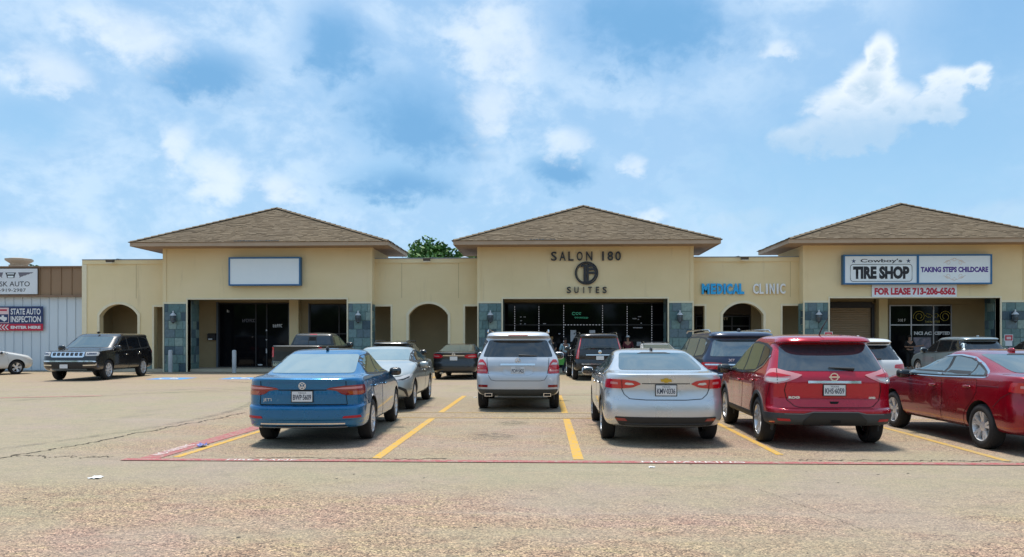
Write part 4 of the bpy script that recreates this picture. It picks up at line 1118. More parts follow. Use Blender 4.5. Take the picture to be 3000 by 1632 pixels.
for i, (x, w) in enumerate(((-25.7, .25), (-25.2, .18))):
    tag(MB().lathe([(w * .5, 0), (w * .5, .14), (w, .18), (w * .6, .24)], n=10).build('roof_ventilator', M_FLA, loc=(x, 41.5, 5.38)), 'small grey roof cap, %s of two on the workshop roof' % ('left' if i == 0 else 'right'), 'vent')
# ================================================================== vehicles
def paint(name, col, metal=0.0, rough=0.32, flake=0.0):
    if name in _mats: return _mats[name]
    m = mat(name, col, rough, metal, 1.0)
    nt, b = nodes(m)
    b.inputs['Coat Roughness'].default_value = 0.012
    b.inputs['Coat IOR'].default_value = 1.4
    f = noise_in(nt, 1.7, 4, 0.6)                                  # road film: slight uneven dulling
    nt.links.new(sstep(nt, f, 0.35, 0.75, rough, rough + 0.12), b.inputs['Roughness'])
    dirt = sstep(nt, noise_in(nt, 5, 5, 0.7), 0.60, 0.95, 0.0, 0.10)
    nt.links.new(mixc(nt, dirt, col, tuple(0.6 * c + 0.4 * d for c, d in zip(col, (0.30, 0.26, 0.20)))), b.inputs['Base Color'])
    return m
P_BLUE = paint('blue_car_paint', (0.0005, 0.135, 0.32), 0.45, 0.22)
P_SILV = paint('silver_car_paint', (0.57, 0.585, 0.60), 0.6, 0.26)
P_SIL2 = paint('pale_silver_car_paint', (0.55, 0.57, 0.60), 0.4, 0.34)
P_RED = paint('red_car_paint', (0.44, 0.003, 0.022), 0.35, 0.20)
P_MAR = paint('maroon_car_paint', (0.27, 0.002, 0.012), 0.35, 0.20)
P_BLK = paint('black_car_paint', (0.008, 0.008, 0.010), 0.0, 0.25)
P_BLK2 = paint('soft_black_car_paint', (0.014, 0.016, 0.018), 0.1, 0.30)
P_NAV = paint('navy_car_paint', (0.010, 0.020, 0.055), 0.25, 0.28)
P_WHT = paint('white_car_paint', (0.66, 0.67, 0.66), 0.0, 0.35)
P_GRY = paint('grey_green_car_paint', (0.008, 0.012, 0.013), 0.1, 0.32)
P_GRY.node_tree.nodes['Principled BSDF'].inputs['Coat Weight'].default_value = 0.4
P_LXS = paint('warm_silver_car_paint', (0.40, 0.42, 0.40), 0.5, 0.34)
P_RX = paint('blue_silver_car_paint', (0.24, 0.31, 0.35), 0.5, 0.34)
G_CAR = mat('car_glass', (0.06, 0.09, 0.095), 0.03, 0.0, 0.0, 2.6)
G_BRT = mat('sky_sheen_car_glass', (0.20, 0.27, 0.28), 0.03, 0.0, 0.0, 2.8)  # bright sky reflection painted into the base colour of the glass
G_MID = mat('smoked_car_glass', (0.03, 0.04, 0.05), 0.03, 0.0, 0.0, 2.1)
G_TNT = mat('tinted_car_glass', (0.008, 0.010, 0.013), 0.03, 0.0, 0.0, 1.9)
G_GRN = mat('green_car_glass', (0.05, 0.075, 0.04), 0.03, 0.0, 0.0, 1.8)
C_BLK = mat('black_plastic', (0.016, 0.017, 0.018), 0.55)
C_GRY = mat('grey_cladding', (0.045, 0.052, 0.058), 0.6)
C_GAP = mat('panel_gap', (0.004, 0.004, 0.004), 0.9)
C_CHR = mat('chrome', (0.75, 0.76, 0.77), 0.14, 1.0)
C_RED = mat('red_lamp_lens', (0.52, 0.004, 0.010), 0.12, 0.0, 1.0)
C_DRD = mat('dark_red_lamp_lens', (0.24, 0.004, 0.006), 0.12, 0.0, 1.0)
C_REF = mat('red_reflector', (0.45, 0.006, 0.02), 0.3)
C_CLR = mat('clear_lamp_lens', (0.62, 0.60, 0.58), 0.10, 0.0, 1.0)
C_PNK = mat('pink_lamp_lens', (0.62, 0.25, 0.26), 0.12, 0.0, 1.0)
C_AMB = mat('amber_lamp_lens', (0.40, 0.07, 0.01), 0.12, 0.0, 1.0)
C_TYR = mottled('tyre_rubber', (0.012, 0.012, 0.013), (0.022, 0.021, 0.022), 8, 0.85)
C_RIM = mat('alloy_rim', (0.74, 0.75, 0.77), 0.36, 0.6)
C_RIMD = mat('dark_alloy_rim', (0.10, 0.10, 0.11), 0.4, 0.7)
C_UND = mat('underbody', (0.010, 0.010, 0.010), 0.9)
C_PLT = mat('plate_white', (0.68, 0.69, 0.70), 0.4)
C_PLK = mat('plate_ink', (0.02, 0.03, 0.06), 0.5)
C_GLD = mat('gold_emblem', (0.62, 0.42, 0.06), 0.3, 0.8)
C_WEM = mat('white_emblem', (0.80, 0.80, 0.80), 0.25, 0.6)
def pchip(t, Y, q):
    t = np.asarray(t, float); Y = np.asarray(Y, float)
    h = np.diff(t); d = np.diff(Y, axis=0) / h[:, None]
    m = np.zeros_like(Y)
    for i in range(1, len(t) - 1):
        ok = (d[i - 1] * d[i]) > 0
        w1, w2 = 2 * h[i] + h[i - 1], h[i] + 2 * h[i - 1]
        with np.errstate(divide='ignore', invalid='ignore'):
            v = (w1 + w2) / (w1 / d[i - 1] + w2 / d[i])
        m[i] = np.where(ok, v, 0)
    m[0] = d[0]; m[-1] = d[-1]
    k = np.clip(np.searchsorted(t, q, side='right') - 1, 0, len(t) - 2)
    s = ((q - t[k]) / h[k])[:, None]; hh = h[k][:, None]
    return (2 * s**3 - 3 * s**2 + 1) * Y[k] + (s**3 - 2 * s**2 + s) * hh * m[k] + (-2 * s**3 + 3 * s**2) * Y[k + 1] + (s**3 - s**2) * hh * m[k + 1]
class Shell:
    """a car body as a stack of rounded outlines: rows of z, rear y, front y, half width, rear/front corner length, rear/front corner power"""
    def __init__(s, L, rows, bow=0.02):
        s.L = L; s.bow = bow
        full = []; cur = [0] * 8
        for r in rows:
            cur = list(r) + cur[len(r):]; full.append(list(cur))
        K = np.array(full, float)
        d = np.diff(K[:, :4], axis=0) * np.array([1, .4, .4, 1])
        t = np.concatenate([[0], np.cumsum(np.maximum(np.sqrt((d**2).sum(1)), 0.02))])
        q = [0.0]
        for i in range(len(t) - 1):
            n = int(np.clip(math.ceil((t[i + 1] - t[i]) / 0.05), 2, 7))
            q += [t[i] + (t[i + 1] - t[i]) * (k + 1) / n for k in range(n)]
        s.P = pchip(t, K, np.array(q))
        s.P[:, 0] = np.maximum.accumulate(s.P[:, 0] + np.arange(len(s.P)) * 1e-7)
        s.cache = {}
    def contour(s, p, M=9, ns=14):
        z, yr, yf, w, ar, af, nr, nf = p
        ar = min(ar, 0.48 * (yf - yr)); af = min(af, 0.48 * (yf - yr))
        def quad(a, n):
            c = 2 ** (-1 / n); x = np.linspace(0, w * c, M)
            v = a * (1 - (x / w) ** n) ** (1 / n)
            v2 = np.linspace(a * c, 0, M)[1:]
            return np.concatenate([x, w * np.maximum(0, 1 - (v2 / a) ** n) ** (1 / n)]), np.concatenate([v, v2])
        xr, vr = quad(ar, nr); xf, vf = quad(af, nf)
        side = np.linspace(yr + ar, yf - af, ns + 1)[1:-1]
        X = np.concatenate([xr, np.full(len(side), w), xf[::-1]])
        Y = np.concatenate([yr + ar - vr, side, yf - af + vf[::-1]])
        X = X * (1 - s.bow * (2 * Y / s.L - 1) ** 2)
        return X, Y, len(xr), len(xf)
    def at_z(s, z):
        k = round(z, 3)
        if k not in s.cache:
            p = [np.interp(k, s.P[:, 0], s.P[:, i]) for i in range(8)]
            X, Y, a, b = s.contour(p, 16, 20)
            A = np.concatenate([[0], np.cumsum(np.hypot(np.diff(X), np.diff(Y)))])
            s.cache[k] = (X, Y, a, b, A)
        return s.cache[k]
    def pt(s, mode, u, z, side=1):
        X, Y, a, b, A = s.at_z(z)
        sg = side
        if mode in ('r', 'f', 'cr', 'cf') and u < 0: sg, u = -side, -u
        if mode == 'r': x, y = u, np.interp(u, X[:a], Y[:a])
        elif mode == 'f': x, y = u, np.interp(u, X[-b:][::-1], Y[-b:][::-1])
        elif mode == 's': x, y = np.interp(u, Y, X), u
        elif mode == 'cr': x, y = np.interp(u, A, X), np.interp(u, A, Y)
        else: x, y = np.interp(A[-1] - u, A, X), np.interp(A[-1] - u, A, Y)
        return Vector((sg * x, y, z))
    def pn(s, mode, u, z, side=1):
        e = 0.006
        p = s.pt(mode, u, z, side)
        a = s.pt(mode, u + e, z, side) - s.pt(mode, u - e, z, side)
        b = s.pt(mode, u, z + e, side) - s.pt(mode, u, z - e, side)
        n = a.cross(b)
        if n.length < 1e-9: n = Vector((0, 0, 1))
        n.normalize()
        if n.dot(Vector((p.x, 0.35 * (p.y - s.L / 2), 0.25))) < 0: n = -n
        return p, n
    def mesh(s, mb, zoff=0):
        rings = []
        for p in s.P:
            X, Y, _, _ = s.contour(p)
            r = [(x, y - s.L / 2, p[0]) for x, y in zip(X, Y)] + [(-x, y - s.L / 2, p[0]) for x, y in list(zip(X, Y))[-2:0:-1]]
            rings.append(r)
        n = len(rings[0]); vs = [v for r in rings for v in r]; fs = []
        for i in range(len(rings) - 1):
            for k in range(n):
                fs.append((i * n + k, i * n + (k + 1) % n, (i + 1) * n + (k + 1) % n, (i + 1) * n + k))
        fs += [tuple(range(n - 1, -1, -1)), tuple(range((len(rings) - 1) * n, len(rings) * n))]
        mb.add(vs, fs)
def rounded(poly, r, n=3):
    out = []
    m = len(poly)
    for i in range(m):
        p, a, c = Vector(poly[i]), Vector(poly[i - 1]), Vector(poly[(i + 1) % m])
        u, v = a - p, c - p
        k = min(r, u.length * .45, v.length * .45)
        if k < 1e-4: out.append(tuple(p)); continue
        A, C = p + u.normalized() * k, p + v.normalized() * k
        for j in range(n + 1):
            t = j / n
            q = A * (1 - t) ** 2 + p * 2 * t * (1 - t) + C * t * t
            out.append((q.x, q.y))
    return out
def arc(cx, cy, r, a0, a1, n=10):
    return [(cx + r * math.cos(R(a0 + (a1 - a0) * i / n)), cy + r * math.sin(R(a0 + (a1 - a0) * i / n))) for i in range(n + 1)]
def fill2d(poly, h):
    B = []
    m = len(poly)
    for i in range(m):
        a, c = Vector(poly[i]), Vector(poly[(i + 1) % m])
        k = max(1, int(math.ceil((c - a).length / h)))
        for j in range(k):
            B.append(a.lerp(c, j / k))
    nb = len(B)
    P = np.array([tuple(b) for b in B])
    x0, y0 = P.min(0); x1, y1 = P.max(0)
    def inside(x, y):
        c = False; j = nb - 1
        for i in range(nb):
            if (P[i, 1] > y) != (P[j, 1] > y) and x < (P[j, 0] - P[i, 0]) * (y - P[i, 1]) / (P[j, 1] - P[i, 1]) + P[i, 0]: c = not c
            j = i
        return c
    I = []
    for gx in np.arange(x0 + h * .5, x1, h):
        for gy in np.arange(y0 + h * .5, y1, h):
            if inside(gx, gy) and ((P - (gx, gy)) ** 2).sum(1).min() > (0.45 * h) ** 2: I.append(Vector((gx, gy)))
    V, E, F, *_ = delaunay_2d_cdt(B + I, [], [list(range(nb))], 1, 1e-6)
    return V, F
_wheels = {}
def wheel_meshes(r, wd, style, rimcol):
    k = (r, wd, style, rimcol.name)
    if k in _wheels: return _wheels[k]
    rr = r * 0.69
    mb = MB(); w = wd / 2
    mb.lathe([(rr - .01, -w * .9), (rr + .02, -w), (r - .05, -w), (r - .015, -w * .86), (r, -w * .6), (r - .004, 0), (r, w * .6), (r - .015, w * .86), (r - .05, w), (rr + .02, w), (rr - .01, w * .9)], n=40, axis='x', cap=False)
    ty = mb.mesh('tyre', C_TYR, 35)
    mb = MB()
    mb.lathe([(rr + .012, w * .93), (rr - .012, w * .90), (rr - .03, w * .4), (rr - .05, -w * .6)], n=40, axis='x', cap=False)
    mb.lathe([(rr - .02, -w * .2), (0.01, -w * .15)], n=24, axis='x', mi=1, cap=False)
    ns = {'five': 5, 'ten': 10, 'double': 5, 'seven': 7, 'eight': 8}[style]
    def spoke(a, w0, w1):
        c, s_ = math.cos(a), math.sin(a)
        def T(rad, off, x): return (x, rad * c - off * s_, rad * s_ + off * c)
        ri, ro = 0.045, rr - .008
        xf, xo = w * .62, w * .90
        vs = [T(ri, -w0, xf), T(ri, w0, xf), T(ro, w1, xo), T(ro, -w1, xo), T(ri, -w0 * 1.2, xf - .05), T(ri, w0 * 1.2, xf - .05), T(ro, w1 * 1.2, xo - .05), T(ro, -w1 * 1.2, xo - .05)]
        mb.add(vs, [(0, 1, 2, 3), (0, 3, 7, 4), (1, 5, 6, 2)])
    for i in range(ns):
        a = 2 * math.pi * i / ns + math.pi / 2
        if style == 'double': spoke(a - .17, .018, .022); spoke(a + .17, .018, .022)
        elif style == 'ten': spoke(a, .014, .020)
        else: spoke(a, .026, .040 if style == 'five' else .030)
    mb.lathe([(0.075, w * .45), (0.07, w * .66), (0.045, w * .70), (0.005, w * .70)], n=16, axis='x', cap=False)
    ri = mb.mesh('rim', [rimcol, C_UND], 30)
    _wheels[k] = (ty, ri)
    return _wheels[k]
class Car:
    def __init__(s, name, label, cat, rows, L, pm, x, y, rot=0.0, h=0.07, bow=0.02, group='cars parked in the lot', anchor='c'):
        s.sh = Shell(L, rows, bow); s.L = L; s.pm = pm; s.h = h; s.sub = s.sh
        s.t = thing(name, label, cat, (x, y, 0), R(rot), group)
    def P(s, v): return Vector((v[0], v[1] - s.L / 2, v[2]))
    def body(s, wheels=None, mats=None, name='body', shell=None):
        mb = MB(); (shell or s.sh).mesh(mb)
        o = mb.build(name, [s.pm, C_UND], s.t, smooth=38)
        if wheels:
            s.wy = wheels[:2]; s.wr = wheels[2]; s.wx = wheels[3]
            s.wheels(*wheels)
            c = MB(); ar = s.wr + 0.055
            for yy in s.wy:
                for sd in (-1, 1):
                    x0, x1 = sorted((sd * (s.wx - 0.19), sd * (s.wx + 0.5)))
                    n = 36; vs = []
                    for xx in (x0, x1): vs += [(xx, yy - s.L / 2 + ar * math.cos(2 * math.pi * k / n), s.wr + ar * math.sin(2 * math.pi * k / n)) for k in range(n)]
                    fs = [tuple(range(n)), tuple(range(2 * n - 1, n - 1, -1))] + [((k + 1) % n, k, n + k, n + (k + 1) % n) for k in range(n)]
                    c.add(vs, fs, 1)
            co = c.build('cutter', [s.pm, C_UND], None)
            co.matrix_world = s.t.matrix_world
            md = o.modifiers.new('b', 'BOOLEAN'); md.object = co; md.operation = 'DIFFERENCE'; md.solver = 'EXACT'
            co.parent = s.t
            bpy.context.view_layer.update()
            dg = bpy.context.evaluated_depsgraph_get()
            me = bpy.data.meshes.new_from_object(o.evaluated_get(dg))
            o.modifiers.clear(); o.data = me
            me.polygons.foreach_set('use_smooth', [True] * len(me.polygons)); me.set_sharp_from_angle(angle=R(38))
            bpy.data.objects.remove(co)
        s.bo = o
        return o
    def wheels(s, y0, y1, r, xo, style='five', rim=C_RIM, wd=0.22):
        ty, ri = wheel_meshes(r, wd, style, rim)
        for yy in (y0, y1):
            for sd in (-1, 1):
                w = empty('wheel', (sd * (xo - wd / 2), yy - s.L / 2, r), 0 if sd > 0 else math.pi); w.parent = s.t
                w.rotation_euler = (random.random() * 0.0, 0, 0 if sd > 0 else math.pi)
                inst('tyre', ty, w); inst('rim', ri, w, rot=(random.uniform(0, 1.2), 0, 0))
    def patch(s, name, mode, poly, m, off=0.004, mir=False, parent=None, depth=0.012, side=1, h=None, r=0.0, shell=None):
        """a piece of trim, glass or lamp that follows the body; outline in (x|y|arc, z)"""
        sh = shell or s.sub
        if r: poly = rounded(poly, r)
        V, F = fill2d(poly, h or s.h)
        out = []
        for sd in ((1, -1) if mir else (side,)):
            mb = MB(); top = []; low = []
            for v in V:
                p, n = sh.pn(mode, v.x, v.y, sd)
                top.append(s.P(p + n * off)); low.append(s.P(p + n * (off - depth)))
            fs = [tuple(f) for f in F]
            cnt = {}
            for f in fs:
                for i in range(len(f)):
                    a, c = f[i], f[(i + 1) % len(f)]
                    cnt[(a, c)] = 1
            bd = [e for e in cnt if (e[1], e[0]) not in cnt]
            nv = len(top)
            fs2 = fs + [(c, a, nv + a, nv + c) for a, c in bd]
            mb.add(top + low, fs2)
            o = mb.build(name, m, parent if parent is not None else s.t, smooth=40, normals=False)
            bm = bmesh.new(); bm.from_mesh(o.data)
            bmesh.ops.delete(bm, geom=[v for v in bm.verts if not v.link_faces], context='VERTS')
            bmesh.ops.recalc_face_normals(bm, faces=bm.faces)
            # make sure the face looks outwards
            tot = Vector((0, 0, 0)); 
            for f in bm.faces:
                c = f.calc_center_median()
                tot.x += f.normal.dot(Vector((c.x, 0.35 * c.y, 0.25))) * f.calc_area()
            if tot.x < 0: bmesh.ops.reverse_faces(bm, faces=bm.faces)
            bm.to_mesh(o.data); bm.free()
            out.append(o)
        return out
    def line(s, name, mode, pts, w, m, off=0.003, mir=False, parent=None, closed=False, side=1):
        """thin strip along a line on the body"""
        P = [Vector(p) for p in pts]
        Q = []
        rng = range(len(P) if closed else len(P) - 1)
        for i in rng:
            a, c = P[i], P[(i + 1) % len(P)]
            k = max(1, int((c - a).length / s.h))
            Q += [a.lerp(c, j / k) for j in range(k)]
        if not closed: Q.append(P[-1])
        out = []
        for sd in ((1, -1) if mir else (side,)):
            vs = []; fs = []
            n = len(Q)
            for i in range(n):
                a = Q[i - 1] if (i > 0 or closed) else Q[i]; c = Q[(i + 1) % n] if (i < n - 1 or closed) else Q[i]
                d = (c - a); d = d.normalized() if d.length > 1e-9 else Vector((1, 0)); nn = Vector((-d.y, d.x)) * w / 2
                for q in (Q[i] + nn, Q[i] - nn):
                    p, nr = s.sub.pn(mode, q.x, q.y, sd); vs.append(s.P(p + nr * off))
            for i in range(n if closed else n - 1):
                j = (i + 1) % n
                fs.append((2 * i, 2 * i + 1, 2 * j + 1, 2 * j) if sd > 0 else (2 * j, 2 * j + 1, 2 * i + 1, 2 * i))
            mb = MB(); mb.add(vs, fs)
            out.append(mb.build(name, m, parent if parent is not None else s.t, smooth=40))
        return out
    def door(s, poly, handle=None, hm=None, mir=True, r=0.05):
        ds = s.patch('door', 's', poly, s.pm, 0.0035, mir, r=r, depth=0.006)
        c = Vector((sum(p[0] for p in poly) / len(poly), sum(p[1] for p in poly) / len(poly)))
        for o, sd in zip(ds, (1, -1)):
            s.line('door_gap', 's', rounded(poly, r), 0.012, C_GAP, 0.0022, parent=o, closed=True, side=sd)
            if handle:
                p, n = s.sub.pn('s', handle[0], handle[1], sd)
                mb = MB(); mb.sup(s.P(p + n * 0.03), (0.018, 0.11, 0.018), 3, 10, 6); mb.build('door_handle', hm or s.pm, o, smooth=50)
                mb = MB(); mb.sup(s.P(p + n * 0.002), (0.008, 0.075, 0.028), 2.5, 10, 6); mb.build('handle_recess', C_GAP, o, smooth=50)
    def mirrors(s, y, z, x=None, m=None, d=(0.11, 0.07, 0.075), glass=True):
        for sd in (1, -1):
            p, n = s.sub.pn('s', y, z, sd)
            c = s.P(Vector((p.x + sd * (0.02 + d[0]), y - 0.05, z + 0.02)))
            mb = MB(); mb.sup(c, d, 3.2, 16, 9); o = mb.build('door_mirror', m or s.pm, s.t, smooth=60)
            mb = MB(); mb.tube([s.P(p), c - Vector((0, 0, d[2] * .6))], 0.022, 6); mb.build('mirror_arm', C_BLK, o)
            mb = MB(); mb.sup(c + Vector((0, -d[1] * .80, 0)), (d[0] * .86, d[1] * .25, d[2] * .80), 4, 14, 6); mb.build('mirror_glass', G_TNT, o, smooth=60)
    def arch_trim(s, m, w=0.05, off=0.010):
        for yy in s.wy:
            ra = s.wr + 0.052
            a0 = -math.degrees(math.asin(min(1, (s.wr - 0.24) / ra)))
            poly = arc(yy, s.wr, ra, a0, 180 - a0, 18) + arc(yy, s.wr, ra + w, 180 - a0, a0, 18)
            s.patch('wheel_arch_trim', 's', poly, m, off, True, depth=0.02)
    def plate(s, z, txt, mode='r', top='TEXAS', x=0.0, dy=0.015, lean=0.0, frame=True):
        p, n = s.sub.pn(mode, x, z)
        q = s.P(p); sg = -1 if mode == 'r' else 1
        t = empty('licence_plate', (q.x, q.y + sg * dy, q.z), 0 if sg < 0 else math.pi); t.parent = s.t
        if frame: MB().box(-.165, .165, -.004, .012, -.088, .088).build('plate_frame', C_BLK, t)
        MB().box(-.152, .152, -.008, -.0045, -.076, .076).build('plate_sheet', C_PLT, t)
        if txt: text_fit('plate_number', txt, C_PLK, t, -.135, .135, -.052, .030, -.0100, fat=0.02)
        if txt and top: text_fit('plate_state', top, C_PLK, t, -.06, .06, .042, .064, -.0100)
        return t
    def badge(s, name, me, mode, x, z, dy=0.006):
        p, n = s.sub.pn(mode, x, z)
        q = s.P(p); sg = -1 if mode == 'r' else 1
        return inst(name, me, s.t, (q.x, q.y + sg * dy, q.z), (0, 0, 0 if sg < 0 else math.pi))
    def fin(s, y, z, d=(0.025, 0.09, 0.045), m=None, x=0):
        mb = MB(); mb.sup(s.P((x, y, z)), d, 2.2, 10, 6); return mb.build('antenna_fin', m or s.pm, s.t, smooth=60)
    def rails(s, x, y0, y1, z, m, r=0.018):
        for sd in (-1, 1):
            MB().tube([s.P((sd * x, y0, z - .05)), s.P((sd * x, y0 + .12, z)), s.P((sd * x, (y0 + y1) / 2, z + .012)), s.P((sd * x, y1 - .12, z)), s.P((sd * x, y1, z - .05))], r, 8).build('roof_rail', m, s.t, smooth=60)
    def wiper(s, x0, x1, z0, z1, mode='r'):
        P = [s.P(sum(s.sub.pn(mode, x0 + (x1 - x0) * k / 6, z0 + (z1 - z0) * k / 6), Vector((0, 0, 0)) * 0) if False else s.sub.pn(mode, x0 + (x1 - x0) * k / 6, z0 + (z1 - z0) * k / 6)[0] + s.sub.pn(mode, x0 + (x1 - x0) * k / 6, z0 + (z1 - z0) * k / 6)[1] * 0.022) for k in range(7)]
        MB().tube(P, [0.022, 0.020, 0.017, 0.014, 0.012, 0.010, 0.008], 6).build('wiper', C_BLK, s.t, smooth=60)
    def exhaust(s, x, z, w=0.16, hh=0.07, y=0.0):
        mb = MB(); q = s.P((x, y, z))
        for (a, c, m_, d0, d1) in ((w, hh, 0, -.05, .25),):
            mb.box(q.x - w / 2, q.x + w / 2, q.y - .05, q.y + .2, q.z - hh / 2, q.z + hh / 2)
        o = mb.build('exhaust_tip', C_CHR, s.t)
        MB().box(q.x - w / 2 + .015, q.x + w / 2 - .015, q.y - .0535, q.y - .0505, q.z - hh / 2 + .012, q.z + hh / 2 - .012).build('exhaust_bore', C_GAP, o)
# emblems
def disc_mesh(name, r, m, y0=-0.012, n=20):
    return MB().lathe([(r, 0.0), (r, y0 * .7), (r * .9, y0), (0.001, y0)], n=n, axis='y', cap=False).mesh(name, m, 40)
def ring_mesh(name, r0, r1, m, bars=()):
    mb = MB(); ring(mb, 0, 0, r0, r1, -0.012, 0.0, 28)
    for (x0, x1, z0, z1) in bars: mb.box(x0, x1, -0.014, 0.0, z0, z1)
    return mb.mesh(name, m)
def strokes_mesh(name, segs, w, m, y=-0.016):
    mb = MB()
    for (a, c) in segs:
        a, c = Vector(a), Vector(c); d = (c - a).normalized() * w / 2; n = Vector((-d.y, d.x))
        mb.prism([(a.x + n.x, a.y + n.y), (a.x - n.x, a.y - n.y), (c.x - n.x, c.y - n.y), (c.x + n.x, c.y + n.y)], 'y', y, 0.0)
    return mb.mesh(name, m)
# ------------------------------------------------------------------ body tables
SED = [(.27, .20, 4.70, .80, .55, .80, 3.0, 2.6), (.31, .07, 4.80, .87), (.40, .01, 4.88, .91), (.52, .0, 4.92, .925), (.66, .015, 4.90, .925), (.72, .045, 4.87, .924),
       (.86, .065, 4.72, .92), (.97, .05, 4.30, .91), (1.04, .04, 3.95, .895), (1.078, .04, 3.74, .875), (1.095, .09, 3.62, .86), (1.108, .26, 3.53, .84, .65, .75, 3.0, 2.6), (1.12, .42, 3.46, .82),
       (1.17, .62, 3.32, .775, .60, .70, 2.8, 2.6), (1.27, 1.0, 3.06, .715), (1.37, 1.42, 2.76, .655), (1.415, 1.72, 2.58, .60), (1.44, 1.95, 2.45, .50), (1.455, 2.15, 2.38, .28), (1.46, 2.22, 2.32, .05)]
SUV = [(.33, .25, 4.85, .84, .45, .70, 3.6, 2.8), (.39, .08, 4.95, .91), (.48, .01, 5.05, .95), (.52, .0, 5.07, .955), (.70, .0, 5.09, .96), (.80, .008, 5.08, .96), (.84, .025, 5.05, .958), (.87, .05, 5.0, .956),
       (1.0, .045, 4.85, .95), (1.08, .055, 4.5, .945), (1.15, .075, 3.95, .935), (1.20, .10, 3.75, .915), (1.30, .155, 3.6, .87), (1.48, .265, 3.3, .81), (1.62, .36, 3.05, .765), (1.655, .34, 2.95, .75),
       (1.68, .27, 2.9, .74), (1.70, .25, 2.88, .735), (1.755, .31, 2.75, .70), (1.79, .5, 2.5, .60), (1.81, .9, 2.2, .40), (1.82, 1.5, 1.8, .05)]
def warp(rows, L0, W0, zs0, L, W_, zs, slope=1.0, belt=1.2):
    out = []
    for r in rows:
        z = float(np.interp(r[0], zs0, zs)); yr = r[1] * (slope if r[0] > belt else 1)
        q = [z, yr, r[2] * L / L0, r[3] * W_ / W0] + list(r[4:])
        out.append(tuple(q))
    return out
def wpoly(poly, L0, zs0, L, zs, front=True):
    return [(p[0] * L / L0, float(np.interp(p[1], zs0, zs))) for p in poly]
ZS_SED = (0, .27, .66, 1.078, 1.46)
ZS_SUV = (0, .33, .84, 1.20, 1.82)
# ------------------------------------------------------------------ 1 blue sedan
JET = [(.265, .18, 4.50, .80, .5, .75, 3.2, 2.8), (.285, .07, 4.60, .86), (.305, .045, 4.63, .874), (.33, .03, 4.65, .882), (.40, .012, 4.68, .893), (.415, .0, 4.69, .896), (.50, .0, 4.70, .90), (.585, .0, 4.69, .90), (.605, .012, 4.685, .90), (.625, .065, 4.68, .899), (.75, .055, 4.60, .895),
       (.86, .058, 4.25, .89), (.93, .052, 3.95, .884), (.985, .035, 3.70, .872), (1.012, .03, 3.52, .858), (1.03, .06, 3.44, .845), (1.045, .24, 3.38, .825, .55), (1.06, .46, 3.32, .80),
       (1.12, .64, 3.18, .758, .55, .7, 2.9, 2.6), (1.25, 1.02, 2.88, .70), (1.36, 1.36, 2.60, .648), (1.41, 1.58, 2.44, .60), (1.437, 1.80, 2.32, .50), (1.452, 2.0, 2.25, .28), (1.46, 2.05, 2.18, .05)]
